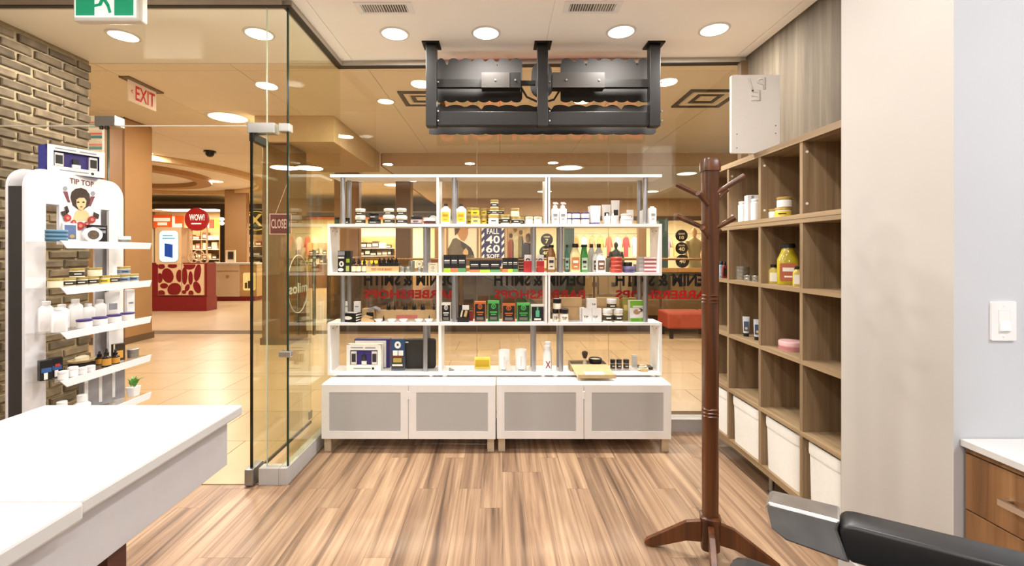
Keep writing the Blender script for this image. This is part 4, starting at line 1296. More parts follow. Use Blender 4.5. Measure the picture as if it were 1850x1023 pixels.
def round_sticker(label, px, py, r, lines):
    t = thing('round_price_sign', label, 'sign', (sx(px, 14.82), 14.82, sz(py, 14.82)))
    obj('disc', MB().cyl((0, 0, 0), (0, 0.02, 0), r, n=32), pm((36, 28, 22), 0.5), t)
    for body, w_, h_, z in lines:
        lettering(body, w_, h_, pm((236, 214, 160), 0.5, emit=0.3, var=0), t, (0, -0.003, z))
    return t
struct('window_7', bx(0.3, 6.9, 14.842, 14.852, 0.60, 2.40), GLASS)
round_sticker('round black price sign with a 7 behind the amber bottle', 988, 433, 0.20, [('7', 0.10, 0.14, -0.05), ('UNDER', 0.2, 0.05, 0.09)])
round_sticker('round black price sign with a 40 low behind the amber bottle', 986, 455.5, 0.21, [('40', 0.2, 0.13, -0.03), ('SAVE', 0.2, 0.05, 0.09)])
round_sticker('round black price sign with pink lettering, topmost beside the coat rack', 1231.5, 426, 0.20, [('SAVE', 0.2, 0.06, 0.06), ('10', 0.15, 0.10, -0.06)])
round_sticker('round black price sign with a 40, middle one beside the coat rack', 1231.5, 448.5, 0.20, [('40', 0.2, 0.13, -0.03), ('SALE', 0.2, 0.05, 0.09)])
round_sticker('round black price sign with a 40 low down beside the coat rack', 1233, 472, 0.22, [('40', 0.2, 0.13, 0.0)])

# mannequins and garments
def mannequin(label, px, d, top, c_top, c_leg, c_skin, coat=False):
    t = thing('mannequin', label, 'mannequin', (sx(px, d), d, 0))
    ht = sz(top, d)
    s = ht / 1.78
    def ld(name, rings, m):
        obj(name, MB().loft([(z * s, rx * s, ry * s) for z, rx, ry in rings], n=14), m, t, smooth=True)
    ld('head', [(1.52, 0.045, 0.05), (1.56, 0.05, 0.06), (1.64, 0.075, 0.09), (1.72, 0.07, 0.085), (1.78, 0.02, 0.03)], c_skin)
    hem = 0.62 if coat else 0.92
    ld('coat', [(hem, 0.20, 0.14), (1.05, 0.16, 0.12), (1.25, 0.19, 0.13), (1.42, 0.20, 0.11), (1.50, 0.07, 0.07), (1.54, 0.05, 0.055)], c_top)
    for q in (-1, 1):
        mb = MB().cyl((q * 0.19 * s, 0, 1.42 * s), (q * 0.25 * s, -0.02, 1.12 * s), 0.06 * s, 0.05 * s, 10).cyl((q * 0.25 * s, -0.02, 1.12 * s), (q * 0.23 * s, -0.10, 0.86 * s), 0.05 * s, 0.035 * s, 10)
        obj('arm', mb, c_top, t, smooth=True)
        obj('leg', MB().cyl((q * 0.085 * s, 0, hem * s + 0.05), (q * 0.09 * s, 0, 0.08 * s), 0.08 * s, 0.045 * s, 12), c_leg, t, smooth=True)
    obj('stand', MB().cyl((0, 0, 0), (0, 0, 0.02), 0.2 * s, n=20), STEEL, t)
mannequin('mannequin in a long pale coat at the right edge of the clothes shop', 1254, 15.6, 412, pm((206, 186, 140), 0.8), pm((90, 74, 60), 0.8), pm((226, 176, 130), 0.6), True)
mannequin('dark mannequin in black seen above the red tins', 1113, 15.9, 437, BLACK, BLACK, BLACK, True)
gar = [((222, 120, 70), 1040), ((232, 90, 80), 1100), ((236, 210, 190), 1055), ((240, 150, 90), 1085), ((206, 60, 70), 1131), ((230, 200, 210), 1146), ((240, 226, 200), 1116), ((214, 140, 110), 1070), ((226, 176, 120), 1221), ((240, 220, 190), 1236), ((190, 150, 120), 1268), ((150, 130, 150), 1206)]
gl = ['orange garment hanging left in the clothes shop', 'coral garment hanging in the middle of the clothes shop', 'pale pink garment on the clothes shop rail', 'bright orange garment on the clothes shop rail', 'crimson garment hanging in front of the clothes shop wall', 'pale rose garment next to the crimson one', 'cream garment left of the crimson one', 'terracotta garment between pale pink and bright orange ones', 'tan garment behind the round price signs', 'cream garment behind the round price signs', 'brown garment beside the pale coat mannequin', 'mauve garment left of the round price signs']
for (c, px), lb in zip(gar, gl):
    t = thing('hanging_garment', lb, 'clothing', (sx(px, 17.5), 17.5, 1.45), 0, 'garments in the clothes shop')
    P = [(-0.14, -0.25), (0.14, -0.25), (0.15, 0.28), (0.22, 0.1), (0.27, 0.14), (0.18, 0.46), (0.05, 0.52), (-0.05, 0.52), (-0.18, 0.46), (-0.27, 0.14), (-0.22, 0.1), (-0.15, 0.28)]
    P = [(a * 0.55, b_) for a, b_ in P]
    obj('shirt', MB().prism(P, -0.05, 0.05), pm(c, 0.8, var=0.1), t, bevel=0.015)
    obj('hanger', MB().tube([(-0.1, 0, 0.5), (0, 0, 0.56), (0.1, 0, 0.5), ], 0.008, 6).tube([(0, 0, 0.56), (0, 0, 0.66)], 0.006, 6), STEEL, t)
for lb, a, b_ in (('garment rail on the left of the clothes shop', 1032, 1152), ('garment rail on the right of the clothes shop', 1204, 1276)):
    t = thing('garment_rail', lb, 'clothes rail', (sx((a + b_) / 2, 17.5), 17.5, 0))
    hw = (b_ - a) / 2 * 17.5 / F
    obj('rail', MB().cyl((-hw, 0, 2.10), (hw, 0, 2.10), 0.015, n=10), STEEL, t)
    for q in (-hw, hw):
        obj('upright', MB().cyl((q, 0, 0), (q, 0, 2.10), 0.018, n=10), STEEL, t)

# railing round the void, escalator, benches
t = thing('balcony_railing', 'glass railing with steel rail and wooden board along the mall void', 'railing', (1.7, 7.93, 0))
x0, x1 = -4.7, 4.6
obj('top_rail', MB().cyl((x0, 0, 1.262), (x1, 0, 1.262), 0.022, n=12), pm((150, 112, 66), 0.4, metal=0.4), t, smooth=True)
obj('wooden_board', bx(x0, x1, -0.02, 0.03, 1.035, 1.105), pm((168, 116, 58), 0.5, var=0.1), t)
obj('kick_plate', bx(x0, x1, -0.015, 0.015, 0.0, 0.13), pm((58, 42, 28), 0.5), t)
n_p = 8
for k in range(n_p + 1):
    xx = x0 + (x1 - x0) * k / n_p
    obj('post', bx(xx - 0.02, xx + 0.02, -0.012, 0.03, 0.13, 1.262), pm((92, 70, 46), 0.4, metal=0.4), t)
DGL = glass_mat('smoked_glass', (0.62, 0.54, 0.44), 1.5, 1.0)
for k in range(n_p):
    a = x0 + (x1 - x0) * k / n_p
    obj('glass_panel', bx(a + 0.03, a + (x1 - x0) / n_p - 0.03, 0.004, 0.012, 0.15, 1.03), DGL, t)
t = thing('escalator', 'escalator with dark handrails descending in the mall void', 'escalator', (-0.9, 10.6, 0))
for y in (-0.5, 0.5):
    pts = [(-0.6, y, 0.95), (0.3, y, 0.95), (0.8, y, 0.75), (4.5, y, -1.6)]
    obj('handrail', MB().tube(pts, 0.035, 8), BLACK, t, smooth=True)
    obj('balustrade', MB().prism([(-0.6, 0.2), (-0.6, 0.92), (0.3, 0.92), (0.8, 0.72), (4.5, -1.63), (4.5, -2.3), (0.7, 0.1)], y - 0.02, y + 0.02), glass_mat('escalator_glass', (0.7, 0.66, 0.58), 1.5), t)
obj('truss', MB().prism([(-0.6, -0.3), (-0.6, 0.2), (0.7, 0.1), (4.5, -2.3), (4.5, -2.8)], -0.6, 0.6), pm((150, 126, 92), 0.5), t)
t = thing('reflected_bench', 'red upholstered bench standing in for a reflection at the mall railing', 'bench', (3.02, 7.45, 0))  # solid bench built where a reflection shows in the glass
BR = pm((168, 68, 46), 0.5, var=0.06)
obj('seat', bx(-0.35, 0.30, -0.25, 0.25, 0.16, 0.42), BR, t, bevel=0.03)
obj('end_cushion', bx(0.31, 0.45, -0.25, 0.25, 0.16, 0.42), BR, t, bevel=0.03)
for x in (-0.28, 0.36):
    for y in (-0.2, 0.2):
        obj('leg', bx(x - 0.025, x + 0.025, y - 0.025, y + 0.025, 0, 0.16), BLACK, t)
t = thing('slatted_planter', 'planter box clad with four light wooden slats beyond the railing', 'planter', (sx(672, 12.2), 12.2, 0))
SL = pm((214, 168, 100), 0.5, var=0.08)
obj('box_body', bx(-0.27, 0.27, 0.02, 0.5, 0.0, 0.70), pm((60, 44, 28), 0.6), t)
for k in range(4):
    obj('front_slat', bx(-0.27 + k * 0.142, -0.27 + k * 0.142 + 0.105, 0.0, 0.02, 0.0, 0.76), SL, t)
t = thing('balcony_railing', 'glass railing running into the depth along the left side of the void', 'railing', (-3.02, 8.0, 0))
obj('top_rail', MB().cyl((0, 0, 1.262), (0, 4.9, 1.262), 0.022, n=12), pm((150, 112, 66), 0.4, metal=0.4), t, smooth=True)
obj('wooden_board', bx(-0.02, 0.02, 0.0, 4.9, 1.035, 1.105), pm((168, 116, 58), 0.5, var=0.1), t)
obj('kick_plate', bx(-0.015, 0.015, 0.0, 4.9, 0.0, 0.13), pm((58, 42, 28), 0.5), t)
for k in range(5):
    obj('post', bx(-0.02, 0.02, k * 1.21, k * 1.21 + 0.04, 0.13, 1.262), pm((92, 70, 46), 0.4, metal=0.4), t)
for k in range(4):
    obj('glass_panel', bx(-0.004, 0.004, k * 1.21 + 0.06, k * 1.21 + 1.19, 0.15, 1.03), DGL, t)

# ------------------------------------------------------------------ products: builders
def ring_loft(rings, n=18, p=2.0):
    return MB().loft(rings, n=n, p=p)

def jar(label, x, y, z, w_, h_, body, lid, band=None, lf=0.30, group=None, cat='jar', name='jar', txt=None, rz=0.0, txtc=None, nseg=20):
    r = w_ / 2
    t = thing(name, label, cat, (x, y, z), rz, group)
    hb = h_ * (1 - lf)
    obj('body', ring_loft([(0, r * 0.90, r * 0.90), (h_ * 0.03, r * 0.97, r * 0.97), (hb * 0.9, r * 0.97, r * 0.97), (hb, r * 0.86, r * 0.86)], nseg), body, t, smooth=True)
    obj('lid', ring_loft([(hb, r * 0.98, r * 0.98), (hb + 0.001, r, r), (h_ * 0.975, r, r), (h_, r * 0.93, r * 0.93)], nseg), lid, t, smooth=True)
    if band:
        obj('label_band', MB().loft([(hb * 0.18, r * 0.985, r * 0.985), (hb * 0.80, r * 0.985, r * 0.985)], n=nseg, cap=False), band, t, smooth=True)
        if txt is None:
            pr = PAPER if sum(band.diffuse_color[:3]) >= 0 and band in DARKS else INK
            obj('print_line', bx(-r * 0.45, r * 0.45, -r * 1.02, -r * 0.9, hb * 0.42, hb * 0.56), pr, t)
    if txt:
        lettering(txt, r * 1.15, hb * 0.34, txtc or INK, t, (0, -r * 1.0, hb * 0.48))
    return t

def bottle(label, x, y, z, w_, h_, body, cap, lab=None, cf=0.14, neck=0.36, dep=None, sq=4.0, group=None, name='bottle', pump=False, mark=None, rz=0.0, shoulder=0.74):
    rx = w_ / 2
    ry = (dep or w_ * 0.62) / 2
    t = thing(name, label, 'bottle', (x, y, z), rz, group)
    hb = h_ * (1 - cf)
    sh = h_ * shoulder
    nr = min(min(rx, ry) * neck * 1.3, min(rx, ry) * 0.72)
    obj('body', MB().loft([(0, rx * 0.93, ry * 0.93, sq), (h_ * 0.015, rx, ry, sq), (sh * 0.93, rx, ry, sq), (sh, rx * 0.90, ry * 0.9, 3), ((sh + hb) / 2, (rx + nr) / 2 * 0.92, (ry + nr) / 2 * 0.92, 2.2), (hb, nr, nr, 2)], n=24), body, t, smooth=True)
    if pump:
        obj('pump', MB().cyl((0, 0, hb), (0, 0, hb + (h_ - hb) * 0.45), nr * 1.5, nr * 1.3, 14).cyl((0, 0, hb + (h_ - hb) * 0.45), (0, 0, hb + (h_ - hb) * 0.7), nr * 0.5, n=10).prism([(-nr * 1.2, hb + (h_ - hb) * 0.68), (rx * 0.85, hb + (h_ - hb) * 0.62), (rx * 0.95, hb + (h_ - hb) * 0.74), (nr, h_), (-nr * 1.2, h_)], -nr * 0.8, nr * 0.8), cap, t)
    else:
        obj('cap', MB().loft([(hb, nr * 1.3, nr * 1.3), (h_ * 0.985, nr * 1.3, nr * 1.3), (h_, nr * 1.15, nr * 1.15)], n=18), cap, t, smooth=True)
    if lab:
        lb = obj('label', MB().prism(rrect(-rx * 0.74, rx * 0.74, sh * 0.16, sh * 0.80, rx * 0.12), -ry - 0.0008, -ry * 0.9), lab, t)
        if mark:
            obj('label_print', bx(-rx * 0.5, rx * 0.5, -ry - 0.0016, -ry - 0.0006, sh * 0.50, sh * 0.64), mark, lb)
            obj('label_print', bx(-rx * 0.35, rx * 0.35, -ry - 0.0016, -ry - 0.0006, sh * 0.28, sh * 0.34), mark, lb)
    return t

def carton(label, x, y, z, w_, h_, d_, body, parts=(), rz=0.0, group=None, cat='box', name='carton', tilt=0.0):
    """parts: (name, x0,x1,z0,z1 as fractions, material)"""
    t = thing(name, label, cat, (x, y, z), rz, group, rot=(tilt, 0, rz))
    obj('box_body', bx(-w_ / 2, w_ / 2, 0, d_, 0, h_), body, t, bevel=min(0.0015, w_ * 0.03))
    lay = 0.0006
    for p in parts:
        nm, a, b_, c_, e_, m = p[:6]
        if nm == 'text':
            lettering(p[6], (b_ - a) * w_, (e_ - c_) * h_, m, t, ((-0.5 + (a + b_) / 2) * w_, -lay - 0.0004, (c_ + e_) / 2 * h_))
        elif nm.startswith('round'):
            cx_, cz_ = (-0.5 + (a + b_) / 2) * w_, (c_ + e_) / 2 * h_
            obj(nm, MB().prism(arc(cx_, cz_, (b_ - a) / 2 * w_, 0, 342, 19, (e_ - c_) / 2 * h_), -lay - 0.0005, -0.0001), m, t)
        else:
            obj(nm, bx((-0.5 + a) * w_, (-0.5 + b_) * w_, -lay - 0.0005, -0.0001, c_ * h_, e_ * h_), m, t)
        lay += 0.0006
    return t

def squeeze_tube(label, x, y, z, w_, h_, body, cap, lab=None, rz=0.0, cap_down=True, group=None, capf=0.12):
    """cap at the bottom, flat crimped end on top"""
    t = thing('squeeze_tube', label, 'tube', (x, y, z), rz, group)
    r = w_ / 2
    hc = h_ * capf
    obj('cap', MB().loft([(0, r * 0.78, r * 0.55), (hc, r * 0.80, r * 0.58)], n=18), cap, t, smooth=True)
    obj('body', MB().loft([(hc, r * 0.80, r * 0.60), (h_ * 0.35, r * 0.87, r * 0.52), (h_ * 0.7, r * 0.95, r * 0.30), (h_ * 0.95, r, r * 0.05), (h_, r, r * 0.05)], n=20), body, t, smooth=True)
    if lab:
        obj('label', bx(-r * 0.5, r * 0.5, -r * 0.56, -r * 0.40, h_ * 0.38, h_ * 0.60), lab, t)
    return t

def tin(label, x, y, z, w_, h_, side, top, group=None, rz=0.0, lab=None):
    r = w_ / 2
    t = thing('tin', label, 'tin', (x, y, z), rz, group)
    obj('base', ring_loft([(0, r * 0.96, r * 0.96), (h_ * 0.1, r * 0.98, r * 0.98), (h_ * 0.5, r * 0.98, r * 0.98)], 24), side, t, smooth=True)
    obj('lid', ring_loft([(h_ * 0.5, r, r), (h_ * 0.9, r, r), (h_, r * 0.94, r * 0.94)], 24), top, t, smooth=True)
    if lab:
        obj('label_band', MB().loft([(h_ * 0.12, r * 0.99, r * 0.99), (h_ * 0.42, r * 0.99, r * 0.99)], n=24, cap=False), lab, t, smooth=True)
    return t

def dropper(label, x, y, z, w_, h_, body, lab=None, group=None, cap=None):
    r = w_ / 2
    t = thing('dropper_bottle', label, 'bottle', (x, y, z), 0, group)
    obj('body', ring_loft([(0, r * 0.95, r * 0.95), (h_ * 0.02, r, r), (h_ * 0.50, r, r), (h_ * 0.58, r * 0.5, r * 0.5), (h_ * 0.62, r * 0.42, r * 0.42)], 16), body, t, smooth=True)
    obj('dropper_cap', ring_loft([(h_ * 0.62, r * 0.52, r * 0.52), (h_ * 0.78, r * 0.52, r * 0.52), (h_ * 0.80, r * 0.30, r * 0.30), (h_ * 0.95, r * 0.26, r * 0.26), (h_, r * 0.14, r * 0.14)], 14), cap or BLACK, t, smooth=True)
    if lab:
        obj('label_band', MB().loft([(h_ * 0.08, r * 1.01, r * 1.01), (h_ * 0.45, r * 1.01, r * 1.01)], n=16, cap=False), lab, t, smooth=True)
    return t

INK = pm((40, 36, 34), 0.6, var=0.05)
DLAB = pm((58, 50, 40), 0.5, var=0.2, scale=80)
PURP = pm((72, 54, 120), 0.45, var=0.05)
LIME = pm((170, 200, 40), 0.5, var=0.04)
ORNG = pm((226, 118, 74), 0.5, var=0.04)
GRN = pm((88, 150, 92), 0.5, var=0.04)
YELW = pm((232, 204, 60), 0.5, var=0.05)
GOLD = pm((206, 180, 110), 0.35, metal=0.5, var=0.04)
CREAMY = pm((238, 228, 196), 0.45, var=0.03)
AMBER = pm((70, 36, 14), 0.15, var=0.1)
SILV = pm((176, 174, 166), 0.3, metal=0.8, var=0.04)
DARKS = (INK, DLAB, BLACK)
PW = pm((242, 240, 238), 0.35, var=0.01)
GRYL = pm((150, 150, 156), 0.5, var=0.05)

BZ = [1.587, 1.231, 0.867, 0.507]           # tops of the four loaded boards
FR, MI, BK = 3.352, 3.405, 3.455
def it(xl, xr, yt, d, zb):
    """picture extent of an item standing at depth d on height zb -> x, width, height"""
    return sx((xl + xr) / 2, d), (xr - xl) * d / F, sz(yt, d) - zb

def J(label, xl, xr, yt, d, zb, body, lid, band=None, **k):
    x, w_, h_ = it(xl, xr, yt, d, zb)
    return jar(label, x, d, zb, w_, h_, body, lid, band, **k)
def B(label, xl, xr, yt, d, zb, body, cap, lab=None, **k):
    x, w_, h_ = it(xl, xr, yt, d, zb)
    return bottle(label, x, d, zb, w_, h_, body, cap, lab, **k)
def C(label, xl, xr, yt, d, zb, dep, body, parts=(), **k):
    x, w_, h_ = it(xl, xr, yt, d, zb)
    return carton(label, x, d, zb, w_, h_, dep, body, parts, **k)
def T(label, xl, xr, yt, d, zb, body, cap, lab=None, **k):
    x, w_, h_ = it(xl, xr, yt, d, zb)
    return squeeze_tube(label, x, d, zb, w_, h_, body, cap, lab, **k)

# ------------------------------------------------------------------ top loaded board
z = BZ[0]
J('small dark green jar at the left end of the top shelf bay', 605, 613, 393, MI, z, pm((40, 60, 46), 0.4), BLACK)
J('small black jar between the left support tubes on the top shelf', 624, 632, 394, MI, z, BLACK, BLACK, DLAB)
def stack2(lb, xl, xr, ym, yt, d, body, lid, band, dx=0.5):
    J('lower ' + lb, xl, xr, ym, d, z, body, lid, band)
    zb = sz(ym, d)
    J('upper ' + lb, xl + dx, xr - dx, yt, d, zb, body, lid, band)
stack2('white-lidded jar of the leftmost stack of two on the top shelf', 642, 660.5, 391, 377.5, FR, CREAMY, PW, DLAB)
J('wide black jar under a smaller black jar on the top shelf', 665, 688, 396.5, FR, z, BLACK, BLACK, DLAB, name='jar')
J('smaller black jar on top of the wide black jar', 667, 684.5, 385.5, FR, sz(396.5, FR), BLACK, BLACK, DLAB)
stack2('white-lidded jar of the middle stack of two on the top left shelf', 692, 713.5, 390, 377.5, FR, CREAMY, PW, DLAB, 1.5)
stack2('white-lidded jar of the stack of two right of it on the top left shelf', 715.5, 736, 391, 377, FR, CREAMY, PW, DLAB, 1.5)
J('black jar with a pink label on the top shelf', 742, 763.5, 391, FR, z, BLACK, BLACK, pm((196, 170, 170), 0.5))
tin('dark red tin with a white lid at the right end of the top left bay', sx(776, FR), FR, z, 0.088, 0.044, pm((84, 40, 36), 0.4), PW)
t = thing('round_label_tin', 'round white-faced tin standing upright behind the dark red tin', 'tin', (sx(783, BK), BK, z + 0.0))
obj('rim', MB().cyl((0, -0.012, 0.040), (0, 0.012, 0.040), 0.040, n=24), INK, t)
obj('face', MB().cyl((0, -0.0135, 0.040), (0, -0.0121, 0.040), 0.034, n=24), PAPER, t)

WB_ = pm((240, 236, 220), 0.3, var=0.02)
B('white flat bottle with a yellow label left of the tube on the top shelf', 796, 814.5, 368.5, FR, z, WB_, BLACK, YELW, cf=0.11, mark=pm((196, 150, 40), 0.5), dep=0.045)
B('white flat bottle with a yellow label right of the tube on the top shelf', 824, 842.5, 368.5, FR, z, WB_, BLACK, YELW, cf=0.11, mark=pm((196, 150, 40), 0.5), dep=0.045)
YB = pm((226, 214, 150), 0.4, var=0.03)
J('front lower yellow jar on the top middle shelf', 850.5, 868, 389.5, FR, z, YB, GOLD, pm((214, 204, 120), 0.5))
J('front upper bright yellow jar on the top middle shelf', 850.5, 866.5, 376, FR, sz(389.5, FR), pm((232, 206, 70), 0.4), GOLD, YELW)
J('rear lower yellow jar nearest the yellow bottles', 843, 854, 390, BK, z, YB, GOLD, YELW)
J('rear upper yellow jar nearest the yellow bottles', 843, 854, 375, BK, sz(390, BK), YB, GOLD, YELW)
J('rear lower yellow jar next to the cream jar pyramid', 868.5, 880, 390, MI, z, YB, GOLD, YELW)
J('rear upper yellow jar next to the cream jar pyramid', 868.5, 880, 376.5, MI, sz(390, MI), YB, GOLD, YELW)
J('cream jar at the lower left of the jar pyramid', 882, 901.5, 388.5, FR, z, CREAMY, GOLD, PAPER)
J('cream jar at the lower right of the jar pyramid', 904, 921.5, 388.5, FR, z, CREAMY, GOLD, DLAB)
J('cream jar in the middle tier of the jar pyramid', 885, 901.5, 376, FR, sz(388.5, FR), CREAMY, GOLD, DLAB)
J('cream jar at the top of the jar pyramid', 885.5, 901, 361.5, FR, sz(376, FR), CREAMY, GOLD, DLAB)
J('cream jar behind the lower left of the pyramid', 876.5, 890, 389, BK, z, CREAMY, GOLD, DLAB)
J('cream jar behind the middle tier, left', 877, 890, 376.5, BK, sz(389, BK), CREAMY, GOLD, DLAB)
J('cream jar behind the lower right of the pyramid', 897, 911, 389, BK, z, CREAMY, GOLD, DLAB)
J('cream jar behind the middle tier, right', 897.5, 911, 376.5, BK, sz(389, BK), CREAMY, GOLD, DLAB)
J('cream jar with a black label under a plain cream jar', 923.5, 941, 391.5, FR, z, CREAMY, GOLD, INK)
J('plain cream jar on top of the black-labelled jar', 922.5, 938.5, 377, FR, sz(391.5, FR), CREAMY, GOLD)
J('cream jar with a dark label behind and right of the two-jar stack', 936, 947.5, 392, BK, z, CREAMY, GOLD, INK)
J('plain white jar left of its twin at the end of the top middle shelf', 949, 963, 392, FR, z, PW, CREAMY)
J('plain white jar right of its twin at the end of the top middle shelf', 964, 979, 392, FR, z, PW, CREAMY)

B('white pump bottle at the left end of the top right bay', 996, 1009.3, 365.5, FR, z, PW, PW, pm((226, 226, 228), 0.5), cf=0.27, pump=True, sq=6, shoulder=0.70, mark=GRYL, dep=0.05)
B('white pump bottle second in the top right bay', 1009.8, 1023.3, 365.5, FR, z, PW, PW, pm((226, 226, 228), 0.5), cf=0.27, pump=True, sq=6, shoulder=0.70, mark=GRYL, dep=0.05)
for k, (a, b_) in enumerate(((1024.2, 1032.5), (1033, 1048), (1049, 1064.5))):
    nm = ('left', 'middle', 'right')[k]
    J('%s lower white tub with a purple lid on the top right shelf' % nm, a, b_, 394.5, FR + 0.02, z, PW, PURP, lf=0.16)
    J('%s upper white tub with a purple lid on the top right shelf' % nm, a, b_, 384, FR + 0.02, sz(394.5, FR + 0.02), PW, PURP, lf=0.2)
T('white squeeze tube with a purple foot on the top right shelf', 1066, 1085.5, 371.5, FR, z, PW, PURP, capf=0.09)
T('white squeeze tube behind the purple-footed one', 1062, 1078, 373, BK, z, PW, PURP)
T('white squeeze tube with a dark square label on the top right shelf', 1087, 1103.5, 370, MI, z, PW, PW, INK, capf=0.2)
T('tallest white squeeze tube with a dark square label', 1104, 1119.5, 362, MI, z, PW, PW, INK, capf=0.2)
B('tiny white bottle in front of the dark-labelled tube', 1092.5, 1101.5, 386, FR - 0.015, z, PW, PW, sq=3, cf=0.2)
B('tiny white bottle in front of the tallest tube', 1103, 1111.5, 386, FR - 0.015, z, PW, PW, sq=3, cf=0.2)
J('wide white tub under a grey tub on the top right shelf', 1120.5, 1141.5, 395, FR, z, PW, PW, lf=0.25)
J('wide light grey tub on the white tub', 1121.5, 1141, 387, FR, sz(395, FR), pm((216, 214, 210), 0.4), pm((216, 214, 210), 0.4))
C('slim white carton behind the stacked tubs', 1133.5, 1144.5, 379, BK, z, 0.03, PW, [('print_panel', 0.2, 0.8, 0.5, 0.6, GRYL)])
B('white bottle half hidden by the right support tube', 1156, 1167, 379, MI + 0.02, z, PW, PW, sq=6, cf=0.05, shoulder=0.93)
B('white squared bottle at the right end of the top shelf', 1171.5, 1184.5, 373.5, FR, z, PW, PW, pm((226, 226, 228), 0.5), sq=6, cf=0.06, shoulder=0.92, mark=GRYL, dep=0.05)

# ------------------------------------------------------------------ second board
z = BZ[1]
C('tall black carton with white round artwork on the second shelf', 610, 623.3, 453, FR, z, 0.05, BLACK, [('print_panel', 0.05, 0.95, 0.78, 0.97, GRYL), ('round_print', 0.2, 0.85, 0.26, 0.52, PAPER), ('round_print', 0.4, 0.65, 0.33, 0.45, INK), ('print_line', 0.1, 0.9, 0.64, 0.72, PAPER), ('round_print', 0.05, 0.8, 0.05, 0.2, PAPER)])
C('tall dark carton with lime prints beside the black carton', 624, 633.5, 453, FR + 0.01, z, 0.05, pm((46, 44, 26), 0.5), [('lime_print', 0.15, 0.8, 0.45, 0.62, LIME), ('lime_print', 0.1, 0.7, 0.05, 0.3, pm((190, 200, 110), 0.5)), ('dark_print', 0.1, 0.9, 0.7, 0.95, BLACK)])
ords = ['first', 'second', 'third', 'fourth', 'fifth']
for k, a in enumerate((635, 643.7, 654, 666)):
    x, w_, h_ = it(a, a + 9, 466.5, FR, z)
    if k < 3:
        dropper('%s amber dropper bottle with cream label from the black cartons' % ords[k], x, FR, z, w_, h_, AMBER, CREAMY)
for k, a in enumerate((636, 645, 653.5)):
    x, w_, h_ = it(a, a + 9, 467.5, BK, z)
    dropper('%s amber dropper bottle in the rear row from the black cartons' % ords[k], x, BK, z, w_, h_, AMBER, CREAMY)
WC = wood('crate_wood', (190, 150, 100), (214, 178, 128), (230, 198, 150), axis=0, scale=8, stretch=12)
t = thing('wooden_crate', 'small pale wooden crate reading FEED YOUR BEARD on the second shelf', 'crate', (sx(692, FR), FR - 0.02, z))
cw, chh = 58 * FR / F, 0.046
obj('front_board', bx(-cw / 2, cw / 2, 0, 0.006, 0.0, chh), WC, t)
obj('back_board', bx(-cw / 2, cw / 2, 0.11, 0.116, 0.0, chh), WC, t)
obj('end_board', MB().prism([(0.006, 0), (0.11, 0), (0.11, chh), (0.08, chh * 1.9), (0.04, chh * 1.9), (0.006, chh)], -cw / 2, -cw / 2 + 0.006, 'yz'), WC, t)
obj('end_board', MB().prism([(0.006, 0), (0.11, 0), (0.11, chh), (0.006, chh)], cw / 2 - 0.006, cw / 2, 'yz'), WC, t)
obj('base_board', bx(-cw / 2 + 0.006, cw / 2 - 0.006, 0.006, 0.11, 0.0, 0.005), WC, t)
lettering('FEED YOUR BEARD', cw * 0.64, 0.017, pm((170, 60, 36), 0.6), t, (-cw * 0.02, -0.0008, chh * 0.5))
tr_ = thing('insert_tray', 'black insert tray standing in the wooden crate', 'tray', (sx(701, FR), FR + 0.045, z + 0.005))
obj('tray_body', bx(-0.075, 0.075, -0.035, 0.035, 0.0, 0.062), BLACK, tr_, bevel=0.002)
obj('tray_rim', bx(-0.078, 0.078, -0.038, 0.038, 0.062, 0.066), INK, tr_)
for k, px in enumerate((676, 686, 694, 702, 708, 716)):
    x = sx(px, FR + 0.045)
    if k == 0:
        dropper('grey dropper bottle at the left end of the wooden crate', x, FR + 0.03, z + 0.005, 0.03, 0.085, pm((90, 100, 96), 0.2))
    else:
        dropper('%s small dark dropper bottle on the tray in the crate' % ords[k - 1], x, FR + 0.045, z + 0.071, 0.026, 0.04, pm((44, 36, 30), 0.2))
tin('grey metal tin left of its twin right of the crate', sx(727, FR), FR, z, 0.040, 0.042, SILV, SILV)
tin('grey metal tin right of its twin right of the crate', sx(737.5, FR), FR, z, 0.044, 0.042, SILV, SILV)
tin('taller grey metal tin behind the twin tins', sx(744, BK), BK, z, 0.046, 0.084, SILV, SILV)
tin('grey metal tin carrying an upright round tin', sx(758, FR), FR, z, 0.042, 0.036, SILV, SILV)
t = thing('round_label_tin', 'round gold-faced tin standing upright on a grey tin', 'tin', (sx(758, FR), FR, z + 0.036))
obj('rim', MB().cyl((0, -0.010, 0.026), (0, 0.010, 0.026), 0.026, n=20), SILV, t)
obj('face', MB().cyl((0, -0.0115, 0.026), (0, -0.0101, 0.026), 0.022, n=20), CREAMY, t)
lettering('W', 0.02, 0.017, INK, t, (0, -0.0122, 0.026))
C('cream carton with a grey emblem at the right end of the left bay', 773, 791, 475, FR, z, 0.06, CREAMY, [('round_emblem', 0.36, 0.62, 0.3, 0.65, GRYL), ('print_line', 0.25, 0.75, 0.78, 0.84, GRYL), ('print_line', 0.3, 0.7, 0.14, 0.2, GRYL), ('round_emblem', 0.43, 0.55, 0.36, 0.58, CREAMY)])
C('small brown carton lying on the cream carton', 778, 790, 468.5, FR + 0.02, sz(475, FR) + 0.0002, 0.03, pm((150, 96, 54), 0.6), [('seam', 0.0, 1.0, 0.48, 0.52, INK)])

